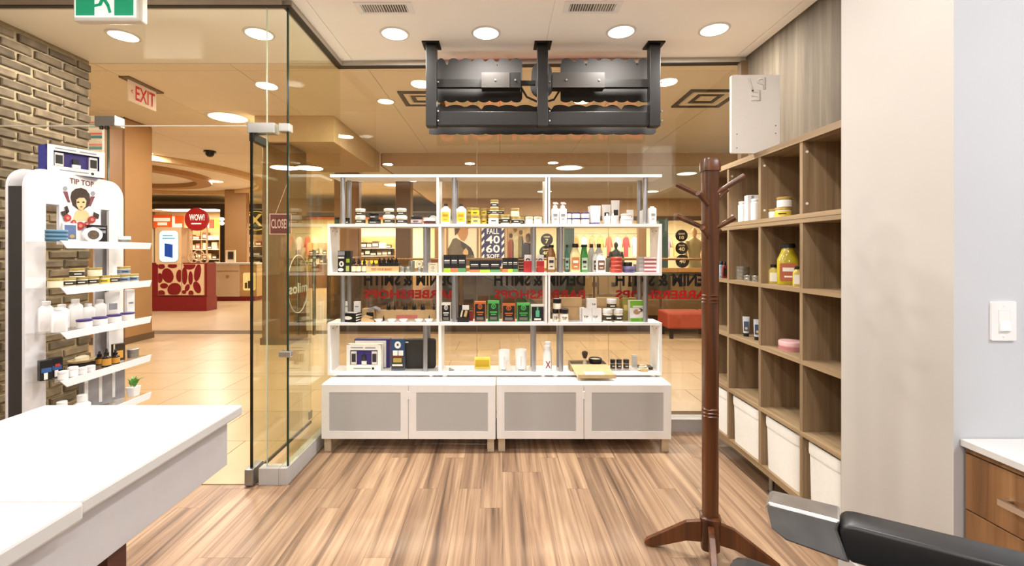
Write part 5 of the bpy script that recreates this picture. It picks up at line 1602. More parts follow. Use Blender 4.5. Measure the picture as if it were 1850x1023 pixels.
colours = [(LIME, 'lime'), (ORNG, 'orange'), (GRN, 'green')]
def triple(xs_, yt, order, size, d=FR):
    for (a, b_), ci in zip(xs_, order):
        m, cn = colours[ci]
        C('%s black carton with a %s wave at the foot' % (size, cn), a, b_, yt, d, z, 0.04, BLACK, [('colour_wave', 0.0, 1.0, 0.0, 0.24, m), ('name_print', 0.12, 0.86, 0.63, 0.71, PAPER), ('name_print', 0.12, 0.86, 0.52, 0.57, GRYL)], name='wave_carton')
triple(((801.3, 814.3), (814.5, 827.3), (827.5, 841.5)), 460.5, (0, 1, 2), 'tall')
triple(((848.5, 866.2), (866.6, 885.2), (885.5, 903.5)), 471, (1, 0, 2), 'wide')
triple(((907.7, 917.4), (917.6, 926.3), (926.5, 936)), 466, (1, 0, 2), 'narrow')
C('brown carton lying behind the wide wave cartons', 849, 902, 466.5, BK, z, 0.03, pm((104, 66, 38), 0.6), [('edge_line', 0, 1, 0.9, 0.97, CARD)])
zz_ = z
for k in range(5):
    C('%s dark brown slab in the stack beside the red case, counted from below' % ords[k], 937, 946, 487 - k * 5.4, MI, zz_, 0.04, pm((70, 44, 28), 0.5), [('edge_line', 0, 1, 0.2, 0.5, CARD)], name='slab')
    zz_ = sz(487 - k * 5.4, MI) + 0.0002
def red_case(label, a, b_):
    x, w_, h_ = it(a, b_, 460.5, FR, z)
    t = thing('red_case', label, 'case', (x, FR, z), R(6))
    RC = pm((186, 44, 44), 0.45, var=0.04)
    obj('lower_case', bx(-w_ / 2, w_ / 2, 0, 0.035, 0, h_ * 0.30), RC, t, bevel=0.002)
    obj('upper_case', bx(-w_ / 2, w_ / 2, 0, 0.035, h_ * 0.31, h_ * 0.64), RC, t, bevel=0.002)
    bk_ = obj('white_backer', bx(-w_ * 0.42, w_ * 0.48, 0.015, 0.022, h_ * 0.64, h_), PW, t)
    obj('black_arch', MB().prism(arc(0.0, h_ * 0.68, w_ * 0.28, 0, 180, 10) + arc(0.0, h_ * 0.68, w_ * 0.16, 180, 0, 10), 0.012, 0.0149), BLACK, bk_)
red_case('red hinged case with a white backer left of the shelf tube', 947, 961.5)
red_case('red hinged case with a white backer right of the shelf tube', 970.5, 983.5)
B('amber bottle with a dark cap and pale label right of the red cases', 987.5, 1003.5, 442.5, FR + 0.005, z, pm((128, 82, 20), 0.12), BLACK, pm((216, 206, 182), 0.5), cf=0.10, shoulder=0.70, neck=0.5, mark=INK, dep=0.05)

GLB = lambda c: pm(c, 0.08, var=0.05, coat=0.4)
B('teal glass bottle next to the right shelf tube', 1020, 1028.5, 442.5, MI, z, GLB((70, 130, 116)), BLACK, pm((170, 200, 190), 0.5), cf=0.09, shoulder=0.66, neck=0.5, mark=INK)
B('pale yellow glass bottle with an orange label', 1030, 1048, 440.5, FR, z, GLB((222, 206, 146)), BLACK, pm((206, 128, 70), 0.5), cf=0.13, shoulder=0.66, neck=0.6, mark=PAPER, dep=0.05)
B('green glass bottle with a pale label', 1048.5, 1062, 442, FR + 0.01, z, GLB((62, 140, 62)), BLACK, pm((186, 206, 180), 0.5), cf=0.09, shoulder=0.66, neck=0.6, mark=INK, dep=0.05)
B('clear grey bottle with a black cap, left of two behind the white bottles', 1062.5, 1074, 441, BK, z, GLB((196, 196, 186)), BLACK, cf=0.13, shoulder=0.74, neck=0.9, sq=6)
B('clear grey bottle with a black cap, right of two behind the white bottles', 1075, 1088.5, 441, BK, z, GLB((190, 190, 180)), BLACK, cf=0.13, shoulder=0.74, neck=0.9, sq=6)
B('white flat bottle with a brown label behind its twin', 1070.5, 1081, 459, MI, z, PW, PW, pm((96, 74, 60), 0.5), cf=0.03, shoulder=0.80, neck=1.1, mark=PAPER, dep=0.04)
B('white flat bottle with a brown label in front of its twin', 1077, 1093.5, 458, FR, z, PW, PW, pm((130, 92, 66), 0.5), cf=0.03, shoulder=0.80, neck=1.1, mark=PAPER, dep=0.045)
B('dull grey green bottle behind the red tins', 1094.5, 1101.5, 463, BK, z, GLB((140, 146, 128)), BLACK, cf=0.08, shoulder=0.8, neck=0.8)
hz_ = z
for k in range(4):
    hh = 0.0285
    tin('red round tin, %s from below in the stack of four' % ords[k], sx(1113.5, FR), FR, hz_, 0.086, hh, pm((176, 62, 50), 0.35, var=0.05), pm((196, 84, 66), 0.35, var=0.05))
    hz_ += hh + 0.0003
tin('purple round tin beside the red tins', sx(1136, FR), FR, z, 0.092, 0.046, pm((88, 80, 120), 0.35, var=0.05), pm((110, 104, 140), 0.35, var=0.05))
tin('small black tin on the purple tin', sx(1134, FR), FR, z + 0.0464, 0.066, 0.030, BLACK, BLACK)
tin('dull green tin behind the purple tin', sx(1150, BK), BK, z, 0.05, 0.06, pm((110, 120, 110), 0.4), SILV)
hz_ = z
for k in range(4):
    hh = 0.0285
    x, w_, _h = it(1163.5, 1187.5, 470, FR, z)
    carton('flat pink carton, %s from below in the stack of four' % ords[k], x, FR, hz_, w_, hh, 0.07, pm((214, 150, 156), 0.5), [('white_stripe', 0.0, 1.0, 0.55, 0.95, PAPER), ('name_print', 0.05, 0.9, 0.2, 0.38, pm((150, 60, 80), 0.5))], name='flat_carton')
    x, w_, _h = it(1154.8, 1163.2, 470, FR, z)
    carton('flat grey carton, %s from below beside the pink stack' % ords[k], x, FR + 0.004, hz_, w_, hh, 0.07, pm((190, 182, 178), 0.5), [('name_print', 0.1, 0.9, 0.3, 0.5, GRYL)], name='flat_carton')
    hz_ += hh + 0.0003

# ------------------------------------------------------------------ third board
z = BZ[2]
x, w_, h_ = it(619, 640, 567.5, FR, z)
t = thing('tissue_box', 'black wide box with a white oval label at the left end of the third shelf', 'box', (sx(634, FR), FR - 0.012, z), R(-14))
obj('box_body', bx(-0.055, 0.055, -0.02, 0.065, 0.0, 0.066), BLACK, t, bevel=0.002)
obj('oval_label', MB().prism(arc(-0.01, 0.032, 0.036, 0, 342, 19, 0.013), -0.0212, -0.0202), PAPER, t)
obj('top_slot', bx(-0.04, 0.04, 0.01, 0.04, 0.066, 0.069), PAPER, t)
for k in range(3):
    obj('side_stripe', bx(0.0552, 0.0562, -0.015, 0.062, 0.012 + 0.019 * k, 0.019 + 0.019 * k), PAPER, t)
C('white upright carton left of the rear tube on the third shelf', 622.5, 630, 545, BK, z, 0.03, PW, [('print_line', 0.2, 0.8, 0.7, 0.76, GRYL)])
C('white upright carton right of the rear tube on the third shelf', 639, 650, 545, BK - 0.02, z, 0.03, PW, [('print_line', 0.2, 0.8, 0.7, 0.76, GRYL)])
t = thing('paper_bag', 'brown folded paper lying beside the black wide box', 'paper', (sx(665, FR), FR - 0.01, z))
obj('lower_sheet', MB().prism([(-0.05, 0.0), (0.052, 0.0), (0.05, 0.008), (0.01, 0.024), (-0.04, 0.034)], -0.01, 0.06), CARD, t)
obj('upper_flap', MB().prism([(-0.045, 0.0345), (0.012, 0.0248), (0.03, 0.03), (-0.03, 0.046)], 0.0, 0.05), pm((206, 170, 120), 0.75), t)
t = thing('open_carton', 'open beige carton with a dark front and grey lid flap on the third shelf', 'box', (sx(667, BK), BK - 0.03, z))
obj('box_body', bx(-0.045, 0.045, 0.0, 0.07, 0, 0.085), CARD, t)
obj('dark_front', bx(-0.012, 0.042, -0.002, 0.0, 0.004, 0.06), BLACK, t)
obj('lid_flap', MB().prism([(0.0, 0.086), (0.04, 0.100), (0.075, 0.086), (0.085, 0.065), (0.07, 0.078), (0.04, 0.088), (0.012, 0.06)], -0.006, 0.065), GRYL, t)
x, w_, h_ = it(680, 786, 560.5, BK, z)
t = thing('long_carton', 'long beige cardboard box with a pink plate behind the white dishes', 'box', (x, BK, z))
obj('box_body', bx(-w_ / 2, w_ / 2, 0, 0.035, 0, h_), CARD, t, bevel=0.002)
obj('pink_plate', bx(-w_ * 0.16, w_ * 0.20, -0.002, 0, h_ * 0.12, h_ * 0.50), pm((196, 110, 100), 0.5, var=0.15, scale=60), t)
zl = z + h_
for k, px in enumerate((700, 704, 713, 730, 734.5, 746, 750, 762, 766, 784)):
    dropper('small black bottle on the long carton, %s from the left' % ('first second third fourth fifth sixth seventh eighth ninth tenth'.split()[k]), sx(px, BK + 0.017), BK + 0.017, zl + 0.0002, 0.017, 0.052, BLACK)
for k, px in enumerate((684, 708, 729, 757, 775)):
    t = thing('white_dish', 'small white dish, %s from the left in the row on the third shelf' % ords[k], 'dish', (sx(px, FR), FR, z))
    obj('bowl', MB().loft([(0, 0.018, 0.018), (0.004, 0.022, 0.022), (0.018, 0.032, 0.032), (0.020, 0.032, 0.032), (0.018, 0.029, 0.029), (0.006, 0.018, 0.018), (0.006, 0.001, 0.001)], n=24), PW, t, smooth=True)
    obj('sample', MB().loft([(0.0065, 0.019, 0.019), (0.011, 0.0235, 0.0235)], n=20), pm((206, 196, 176), 0.6), t)
for k, px in enumerate((693, 775.5)):
    dropper('tiny black bottle behind the %s white dish' % ('first' if k == 0 else 'last'), sx(px, MI), MI, z, 0.014, 0.042, BLACK)

def combo(label, a, b_, yt, m, lab, tone, bottlem=None, d=FR):
    parts = [('coloured_top', 0.0, 1.0, 0.90, 1.0, m), ('black_panel', 0.05, 0.95, 0.04, 0.88, lab)]
    if bottlem:
        parts += [('printed_bottle', 0.36, 0.64, 0.28, 0.66, bottlem), ('printed_bottle', 0.45, 0.55, 0.66, 0.86, bottlem), ('name_print', 0.25, 0.75, 0.10, 0.20, PAPER)]
    else:
        parts += [('round_emblem', 0.30, 0.70, 0.62, 0.88 if yt < 546 else 0.90, tone), ('round_emblem', 0.36, 0.64, 0.66, 0.84, lab), ('text', 0.44, 0.58, 0.69, 0.81, tone, 'E'), ('name_print', 0.2, 0.8, 0.44, 0.50, tone), ('name_print', 0.28, 0.72, 0.34, 0.38, tone), ('lower_print', 0.2, 0.8, 0.10, 0.24, pm((110, 104, 96), 0.5))]
    C(label, a, b_, yt, d, z, 0.045, m, parts, name='product_carton')
combo('black carton with a white outline at the left of the third middle bay', 797.5, 814, 547.5, PAPER, BLACK, PAPER)
t = thing('gift_box', 'open black gift box with a pale brush inside on the third shelf', 'box', (sx(837, FR), FR - 0.025, z))
obj('box_tray', MB().box(-0.042, 0.042, 0, 0.06, 0, 0.032), BLACK, t)
obj('lid_panel', bx(-0.038, 0.042, 0.055, 0.060, 0.032, 0.122), BLACK, t)
obj('white_card', bx(-0.010, 0.040, 0.0535, 0.0545, 0.084, 0.120), PW, t)
obj('brush_handle', MB().cyl((-0.018, 0.035, 0.034), (-0.008, 0.045, 0.082), 0.008, 0.006, 10), CREAMY, t, smooth=True)
obj('brush_head', MB().cyl((0.012, 0.035, 0.034), (0.022, 0.045, 0.080), 0.012, 0.010, 12), pm((210, 180, 120), 0.7), t, smooth=True)
C('small plain red carton beside the black gift box', 847.5, 854.5, 562.5, MI, z, 0.03, pm((150, 44, 34), 0.5), [('edge_line', 0, 1, 0.92, 0.98, INK)])
OE, GE = pm((206, 112, 48), 0.5), pm((84, 186, 90), 0.5)
combo('tall black carton with orange edges on the third shelf', 857, 877.5, 545, OE, BLACK, OE)
combo('tall dark carton with green edges on the third shelf', 881, 902, 544, GE, pm((20, 52, 26), 0.5), GE)
combo('wide black carton with orange edges on the third shelf', 907.5, 931, 549, OE, BLACK, OE)
combo('wide dark carton with green edges on the third shelf', 934, 957.5, 548, GE, pm((20, 52, 26), 0.5), GE)
combo('black carton with a printed green bottle on the third shelf', 959, 983.5, 550.5, PAPER, BLACK, PAPER, pm((90, 180, 140), 0.5))

TW = pm((232, 224, 206), 0.5, var=0.02)
J('cream TIP jar with a black lid, lower left of three', 998, 1009.3, 558, FR, z, TW, BLACK, txt='TIP', lf=0.34)
J('cream TIP jar with a black lid, lower right of three', 1010.5, 1027, 558, FR, z, TW, BLACK, txt='TIP', lf=0.34)
J('cream jar with a black lid on top of the TIP jars', 998.7, 1014, 539.5, FR, sz(558, FR), TW, BLACK, lf=0.42)
zt_ = z
C('white TIP TOP carton, lower left of three', 1052.3, 1069.6, 558, FR, z, 0.05, PW, [('text', 0.12, 0.62, 0.30, 0.46, INK, 'TIP')], name='white_carton')
C('white TIP TOP carton, lower right of three', 1070, 1087, 558, FR, z, 0.05, PW, [('text', 0.06, 0.56, 0.30, 0.46, INK, 'TOP')], name='white_carton')
C('white TIP carton on top of two white cartons', 1061, 1078, 540, FR, sz(558, FR), 0.05, PW, [('text', 0.45, 0.92, 0.34, 0.52, INK, 'TIP')], name='white_carton')
C('white carton behind the TIP TOP cartons', 1047.5, 1056, 556, MI, z, 0.04, PW, [('print_line', 0.2, 0.8, 0.4, 0.46, GRYL)], name='white_carton')
J('white-lidded jar with a dark label, lower left of three', 1088.8, 1107, 558, FR, z, TW, PW, DLAB, lf=0.34)
J('white-lidded jar with a dark label, lower right of three', 1107.8, 1125.2, 558, FR, z, TW, PW, DLAB, lf=0.34)
J('white-lidded jar with a dark label on top of its twins', 1096, 1113.7, 540, FR, sz(558, FR), TW, PW, DLAB, lf=0.34)
C('long plain cardboard box behind the TIP jars', 1011, 1051, 538, BK, z, 0.035, CARD, [('tape', 0.0, 1.0, 0.55, 0.62, pm((180, 146, 100), 0.6))])
C('plain cardboard box behind the dark-labelled jars', 1077, 1119, 538, BK, z, 0.035, CARD, [('tape', 0.0, 1.0, 0.55, 0.62, pm((180, 146, 100), 0.6))])
C('tall lime and white carton at the right end of the third shelf', 1138, 1163, 543.5, FR, z, 0.05, PW, [('green_top', 0, 1, 0.66, 1.0, pm((124, 184, 54), 0.5)), ('green_foot', 0, 1, 0.0, 0.18, pm((124, 184, 54), 0.5)), ('name_print', 0.2, 0.95, 0.68, 0.76, PAPER), ('round_print', 0.25, 0.75, 0.34, 0.60, pm((190, 150, 120), 0.6)), ('round_print', 0.62, 0.92, 0.48, 0.64, pm((80, 54, 38), 0.6)), ('round_print', 0.55, 0.78, 0.50, 0.60, PAPER), ('foot_print', 0.1, 0.65, 0.04, 0.14, pm((90, 150, 40), 0.5))], rz=R(4))
OL = pm((150, 140, 60), 0.5)
C('olive carton behind the lime carton, left', 1124.5, 1137, 539, MI + 0.01, z, 0.04, OL, [('print_panel', 0.2, 0.8, 0.45, 0.7, pm((210, 190, 120), 0.5))])
C('olive carton behind the lime carton, right', 1137.5, 1150, 538, BK, z, 0.03, OL, [('print_panel', 0.2, 0.8, 0.6, 0.85, pm((210, 190, 120), 0.5))])

# ------------------------------------------------------------------ bottom board
z = BZ[3]
SETB = pm((52, 40, 110), 0.45, var=0.08)
def window_box(label, x, y, zb, w_, h_, dep, rz, shell, inner, name='gift_set_box', deep=0.02):
    t = thing(name, label, 'box', (x, y, zb), rz)
    x0, x1, z0, z1 = -w_ * 0.40, w_ * 0.40, h_ * 0.24, h_ * 0.80
    f = MB()
    f.box(-w_ / 2, w_ / 2, 0, 0.003, 0, z0).box(-w_ / 2, w_ / 2, 0, 0.003, z1, h_)
    f.box(-w_ / 2, x0, 0, 0.003, z0, z1).box(x1, w_ / 2, 0, 0.003, z0, z1)
    obj('front_panel', f, PAPER, t)
    obj('box_shell', bx(-w_ / 2, w_ / 2, deep, dep, 0, h_).box(-w_ / 2, w_ / 2, 0.003, deep, 0, z0 * 0.9).box(-w_ / 2, w_ / 2, 0.003, deep, z1 + (h_ - z1) * 0.1, h_).box(-w_ / 2, x0 - 0.002, 0.003, deep, 0, h_).box(x1 + 0.002, w_ / 2, 0.003, deep, 0, h_), shell, t)
    obj('inner_tray', bx(x0, x1, deep - 0.004, deep, z0, z1), inner, t)
    for q in (-0.30, 0.30):
        p = obj('packed_tube', bx(q * w_ - w_ * 0.075, q * w_ + w_ * 0.075, 0.006, deep - 0.004, z0 + 0.002, z1 - h_ * 0.06), pm((226, 220, 210), 0.5), t)
        obj('tube_print', bx(q * w_ - w_ * 0.06, q * w_ + w_ * 0.06, 0.0052, 0.0059, z0 + h_ * 0.10, z1 - h_ * 0.14), INK, p)
    obj('packed_jar', bx(-w_ * 0.07, w_ * 0.07, 0.006, deep - 0.004, z0 + 0.002, z0 + h_ * 0.14), PAPER, t)
    obj('packed_stopper', bx(-w_ * 0.06, w_ * 0.04, 0.007, deep - 0.004, z0 + h_ * 0.15, z0 + h_ * 0.34), INK, t)
    obj('name_print', bx(-w_ * 0.38, -w_ * 0.02, -0.0008, 0, h_ * 0.87, h_ * 0.91), GRYL, t)
    obj('name_print', bx(w_ * 0.04, w_ * 0.34, -0.0008, 0, h_ * 0.86, h_ * 0.91), GRYL, t)
    obj('foot_print', bx(-w_ * 0.3, w_ * 0.2, -0.0008, 0, h_ * 0.09, h_ * 0.13), GRYL, t)
    obj('seal', MB().cyl((w_ * 0.27, -0.001, h_ * 0.11), (w_ * 0.27, 0, h_ * 0.11), h_ * 0.05, n=16), INK, t)
    return t
x, w_, h_ = it(628, 690, 622, FR, z)
window_box('white gift set box with a blue window on the bottom shelf', x, FR - 0.025, z, w_, h_, 0.065, R(-1), PAPER, SETB)
x, w_, h_ = it(640, 702, 613, MI + 0.03, z)
C('purple gift set box behind the white one', 640, 704, 613, MI + 0.022, z, 0.06, SETB, [('front_card', 0.02, 0.9, 0.02, 0.95, PAPER)], name='gift_set_box')
BL = pm((44, 74, 112), 0.35, var=0.1)
x, w_, h_ = it(707, 731, 613, FR, z)
t = carton('blue leaflet display with a clear pocket on the bottom shelf', x, FR, z, w_, h_, 0.03, BL, [('black_field', 0.05, 0.95, 0.05, 0.60, INK), ('round_logo', 0.24, 0.72, 0.70, 0.93, PAPER), ('round_logo', 0.40, 0.56, 0.78, 0.86, BL), ('white_box_print', 0.12, 0.48, 0.48, 0.64, PAPER), ('white_box_print', 0.54, 0.90, 0.48, 0.64, PAPER), ('gold_print', 0.15, 0.78, 0.26, 0.40, pm((176, 156, 70), 0.5)), ('white_strip', 0.08, 0.85, 0.14, 0.20, PAPER), ('red_strip', 0.08, 0.85, 0.43, 0.46, pm((150, 50, 40), 0.5))], name='leaflet_display', cat='display')
obj('clear_pocket', bx(-w_ * 0.48, w_ * 0.62, -0.014, -0.004, 0.0, h_ * 0.42), ACRYLIC, t)
t = thing('black_case', 'black padded zip case leaning behind the shelf tube', 'case', (sx(759, MI), MI - 0.005, z), R(3))
cw = 56 * MI / F
obj('shell', MB().prism(rrect(-cw / 2, cw / 2, 0.0, 0.222, 0.022), 0, 0.045), pm((40, 36, 30), 0.55, var=0.1, scale=30), t, bevel=0.006)
obj('zip', MB().prism(rrect(-cw / 2 - 0.001, cw / 2 + 0.001, -0.0, 0.2232, 0.023), 0.020, 0.025), BLACK, t)
obj('tag', bx(-cw / 2 + 0.008, -cw / 2 + 0.03, -0.001, 0, 0.196, 0.204), PAPER, t)

t = thing('metal_clip', 'small steel hair clip lying on the bottom middle shelf', 'clip', (sx(816, FR), FR, z), R(30))
obj('jaw', MB().prism([(-0.018, 0.0), (0.02, 0.0), (0.02, 0.004), (-0.012, 0.022), (-0.018, 0.020)], -0.006, 0.006), STEEL, t)
obj('spring', MB().cyl((-0.004, -0.008, 0.012), (-0.004, 0.008, 0.012), 0.004, n=10), SILV, t)
t = thing('paper_scrap', 'small curled white paper scrap on the bottom middle shelf', 'paper', (sx(836, FR), FR, z), R(10))
obj('sheet', MB().prism([(-0.028, 0.004), (-0.01, 0.0), (0.02, 0.002), (0.03, 0.010), (0.02, 0.005), (-0.01, 0.003), (-0.026, 0.008)], -0.008, 0.008), PAPER, t)
C('small yellow carton lying on the bottom middle shelf', 857, 885.5, 646.5, MI, z, 0.03, pm((240, 222, 90), 0.5), [('gold_panel', 0.06, 0.94, 0.18, 0.80, pm((206, 170, 30), 0.4))])
def candle(label, a, b_, yt):
    x, w_, h_ = it(a, b_, yt, FR + 0.02, z)
    t = thing('candle_glass', label, 'candle', (x, FR + 0.02, z))
    r = w_ / 2
    obj('vessel', MB().loft([(0, r * 0.95, r * 0.95), (0.004, r, r), (h_, r, r), (h_, r * 0.93, r * 0.93), (h_ * 0.88, r * 0.92, r * 0.92), (h_ * 0.88, 0.001, 0.001)], n=28), PW, t, smooth=True)
    obj('label', bx(-r * 0.14, r * 0.14, -r * 1.01, -r * 0.96, h_ * 0.2, h_ * 0.72), pm((216, 212, 206), 0.6), t)
    obj('foot_print', bx(-r * 0.5, r * 0.5, -r * 1.012, -r * 0.84, h_ * 0.04, h_ * 0.07), INK, t)
    return t
candle('white candle glass with a card leaning on it', 901, 921, 632.5)
candle('white candle glass right of the card', 931, 951, 631.5)
t = thing('leaning_card', 'greyish card leaning against the left candle glass', 'card', (sx(920, FR - 0.02), FR - 0.03, z), 0)
obj('card_front', MB().prism([(-0.026, 0.0), (0.030, 0.0), (-0.004, 0.082), (-0.024, 0.080)], 0, 0.002), pm((206, 196, 186), 0.6), t)
obj('card_back', MB().prism([(-0.024, 0.0), (0.020, 0.0), (-0.006, 0.078), (-0.024, 0.078)], 0.003, 0.004), pm((226, 222, 216), 0.6), t)
def xbottle(label, a, b_, yt, d, mark):
    t_ = B(label, a, b_, yt, d, z, PW, PW, cf=0.14, shoulder=0.72, neck=0.62, sq=2.2, dep=0.05)
    x, w_, h_ = it(a, b_, yt, d, z)
    if mark:
        lettering('X', w_ * 0.62, h_ * 0.28, pm((120, 24, 34), 0.5), t_, (0.004, -0.0262, h_ * 0.27))
xbottle('white bottle with a dark red X in front on the bottom shelf', 981, 996, 625, FR - 0.005, True)
xbottle('white bottle behind the one with the red X', 982.5, 997, 617.5, MI + 0.01, False)

# opened gift box with shaving brush and bowl
t = thing('shaving_set_box', 'opened kraft gift box with its lid flap folded forward over the shelf edge', 'box', (sx(1063, FR), FR - 0.03, z))
KR = pm((182, 156, 112), 0.7, var=0.06)
KRD = pm((70, 50, 34), 0.7)
f = MB()
f.box(-0.135, 0.135, 0.0, 0.004, 0, 0.052).box(-0.135, 0.135, 0.126, 0.13, 0, 0.052).box(-0.135, -0.131, 0.004, 0.126, 0, 0.052).box(0.131, 0.135, 0.004, 0.126, 0, 0.052).box(-0.131, 0.131, 0.004, 0.126, 0, 0.004)
obj('tray', f, KR, t)
obj('insert', bx(-0.13, 0.13, 0.005, 0.125, 0.004, 0.040), KRD, t)
obj('lid_flap', MB().add([(-0.135, 0.0, 0.052), (0.135, 0.0, 0.052), (0.165, -0.125, -0.012), (-0.105, -0.125, -0.012), (-0.135, 0.0, 0.048), (0.135, 0.0, 0.048), (0.165, -0.125, -0.016), (-0.105, -0.125, -0.016)], [(0, 1, 2, 3), (7, 6, 5, 4), (0, 4, 5, 1), (1, 5, 6, 2), (2, 6, 7, 3), (3, 7, 4, 0)]), KR, t)
obj('lid_lip', MB().add([(-0.105, -0.126, -0.012), (0.165, -0.126, -0.012), (0.165, -0.129, 0.012), (-0.105, -0.129, 0.012), (-0.105, -0.130, -0.012), (0.165, -0.130, -0.012), (0.165, -0.133, 0.012), (-0.105, -0.133, 0.012)], [(0, 1, 2, 3), (7, 6, 5, 4), (0, 4, 5, 1), (1, 5, 6, 2), (2, 6, 7, 3), (3, 7, 4, 0)]), KR, t)
obj('lid_label', MB().add([(-0.055, -0.070, 0.0175), (0.085, -0.070, 0.0175), (0.095, -0.102, 0.0012), (-0.045, -0.102, 0.0012)], [(0, 1, 2, 3)]), PAPER, t)
t = thing('shaving_brush', 'shaving brush with a dark head standing in the kraft box', 'brush', (sx(1058, FR), FR + 0.03, z + 0.0405))
obj('handle', MB().loft([(0, 0.014, 0.014), (0.012, 0.015, 0.015), (0.030, 0.009, 0.009), (0.044, 0.013, 0.013)], n=18), CREAMY, t, smooth=True)
obj('bristles', MB().loft([(0.044, 0.012, 0.012), (0.070, 0.021, 0.021), (0.088, 0.022, 0.022), (0.096, 0.012, 0.012)], n=18), pm((70, 54, 42), 0.8, var=0.3, scale=120), t, smooth=True)
t = thing('shaving_bowl', 'black shaving bowl in the kraft box', 'bowl', (sx(1077, FR), FR + 0.03, z + 0.0405))
obj('bowl', MB().loft([(0, 0.030, 0.030), (0.006, 0.042, 0.042), (0.034, 0.050, 0.050), (0.044, 0.048, 0.048), (0.044, 0.042, 0.042), (0.018, 0.036, 0.036), (0.018, 0.001, 0.001)], n=28), BLACK, t, smooth=True)
obj('soap', MB().loft([(0.0185, 0.034, 0.034), (0.0365, 0.040, 0.040), (0.039, 0.03, 0.03)], n=24), pm((200, 190, 170), 0.6), t, smooth=True)
for k, (a, b_) in enumerate(((1102.5, 1111.5), (1113.5, 1123), (1126, 1136.3))):
    x, w_, h_ = it(a, b_, 649.5, MI, z)
    jar('small grey jar with a black lid, %s of three beside the kraft box' % ords[k], x, MI, z, w_, h_, pm((150, 142, 128), 0.3), BLACK, DLAB, lf=0.34)
C('frosted clear block behind the small grey jars', 1142.5, 1151.5, 642, BK, z, 0.03, pm((206, 204, 196), 0.3), [('edge_line', 0.05, 0.95, 0.9, 0.95, PAPER)])
t = thing('black_tray', 'flat dark slate tray at the right end of the bottom shelf', 'tray', (sx(1166, MI), MI, z))
obj('tray_body', bx(-0.045, 0.045, -0.035, 0.045, 0, 0.014), INK, t, bevel=0.002)
obj('tray_rim', bx(-0.047, 0.047, -0.037, 0.047, 0.012, 0.018), pm((60, 52, 44), 0.5), t)
t = thing('rope_coil', 'coiled white rope with a paper tag on the bottom shelf', 'rope', (sx(1161, FR), FR - 0.010, z))
ROPE = pm((226, 214, 186), 0.8, var=0.1, scale=60)
pts = [(0.040 * math.cos(a) * (1 - 0.03 * a), 0.020 * math.sin(a) * (1 - 0.02 * a), 0.007 + 0.0022 * a) for a in [q * 0.45 for q in range(40)]]
obj('coil', MB().tube(pts, 0.0055, 8), ROPE, t, smooth=True)
obj('paper_tag', bx(-0.03, 0.025, -0.036, -0.033, 0.0, 0.022), CARD, t)

# ------------------------------------------------------------------ things in the cube shelf
def cz(row):
    return {0: 1.570, 1: 1.202, 2: 0.848, 3: 0.495}[row]
RX = CX + 0.10
def on(xpx, X):          # depth from a picture column at a known X
    return F * X / (xpx - VX)
X1 = CX + 0.07
def rj(label, px, w_, h_, row, body, lid, band=None, dz=0.0, X=None, **k):
    X = X or X1
    return jar(label, X, on(px, X), cz(row) + dz, w_, h_, body, lid, band, rz=R(-38), **k)
for k, px in enumerate((1339, 1362)):
    X = CX + 0.085
    d = on(px, X)
    lb = ('left', 'right')[k]
    carton('white tall carton with a red seal, %s of two in the top row' % lb, X, d, cz(0), 0.075, 0.165, 0.05, PW, [('grey_print', 0.3, 0.5, 0.75, 0.98, GRYL), ('round_seal', 0.25, 0.55, 0.52, 0.72, pm((206, 90, 70), 0.5)), ('print_line', 0.38, 0.42, 0.1, 0.5, GRYL)], rz=R(-8), name='tall_carton')
    bottle('white round-shouldered bottle before the %s tall carton' % lb, X - 0.02, d - 0.055, cz(0), 0.052, 0.135, PW, PW, cf=0.10, shoulder=0.84, neck=0.9, sq=2.2, dep=0.05)
rj('plain white jar with a gold lid left of the pair in the top row', 1397.5, 0.056, 0.056, 0, PW, GOLD, lf=0.24)
rj('white jar with a yellow label under another in the top row', 1415, 0.082, 0.056, 0, CREAMY, GOLD, YELW, lf=0.24)
rj('plain white jar with a gold lid on the yellow-labelled jar', 1417, 0.074, 0.056, 0, PW, GOLD, dz=0.0562, lf=0.26)
# second row
for k, px in enumerate((1295.5, 1303, 1309)):
    bottle(('dark blue bottle nearest the glass in the second row', 'pale blue bottle between two dark ones in the second row', 'dark red bottle beside the divider in the second row')[k], CX + 0.05, on(px, CX + 0.05), cz(1), 0.034, 0.115, pm(((40, 60, 90), (150, 190, 210), (130, 50, 50))[k], 0.3), BLACK, pm(((60, 90, 130), (210, 220, 226), (60, 30, 30))[k], 0.4), cf=0.2, shoulder=0.75, neck=0.9)
zz_ = cz(1)
for k in range(4):
    X = CX + 0.09
    tin('pewter tin, %s from below in the stack of four' % ords[k], X, on(1339.5, X), zz_, 0.094, 0.0215, SILV, SILV)
    zz_ += 0.0218
tin('single low pewter tins in front of the stack, left', CX + 0.05, on(1352, CX + 0.05), cz(1), 0.050, 0.018, SILV, SILV)
tin('low pewter tin on another in front of the stack', CX + 0.05, on(1352, CX + 0.05), cz(1) + 0.0182, 0.050, 0.018, SILV, SILV)
tin('low pewter tin beside the divider, lower', CX + 0.06, on(1366.5, CX + 0.06), cz(1), 0.050, 0.018, SILV, SILV)
tin('low pewter tin beside the divider, upper', CX + 0.06, on(1366.5, CX + 0.06), cz(1) + 0.0182, 0.050, 0.018, SILV, SILV)
OIL = pm((176, 158, 30), 0.08, var=0.08, coat=0.5)
OILP = pm((206, 186, 90), 0.1, var=0.05, coat=0.5)
X = CX + 0.09
bottle('large bottle of yellow-green oil in the second row', X, on(1423.5, X), cz(1), 0.105, 0.225, OIL, BLACK, pm((176, 96, 66), 0.5), cf=0.10, shoulder=0.66, neck=0.55, sq=3, dep=0.075, mark=PAPER, rz=R(-30), name='oil_bottle')
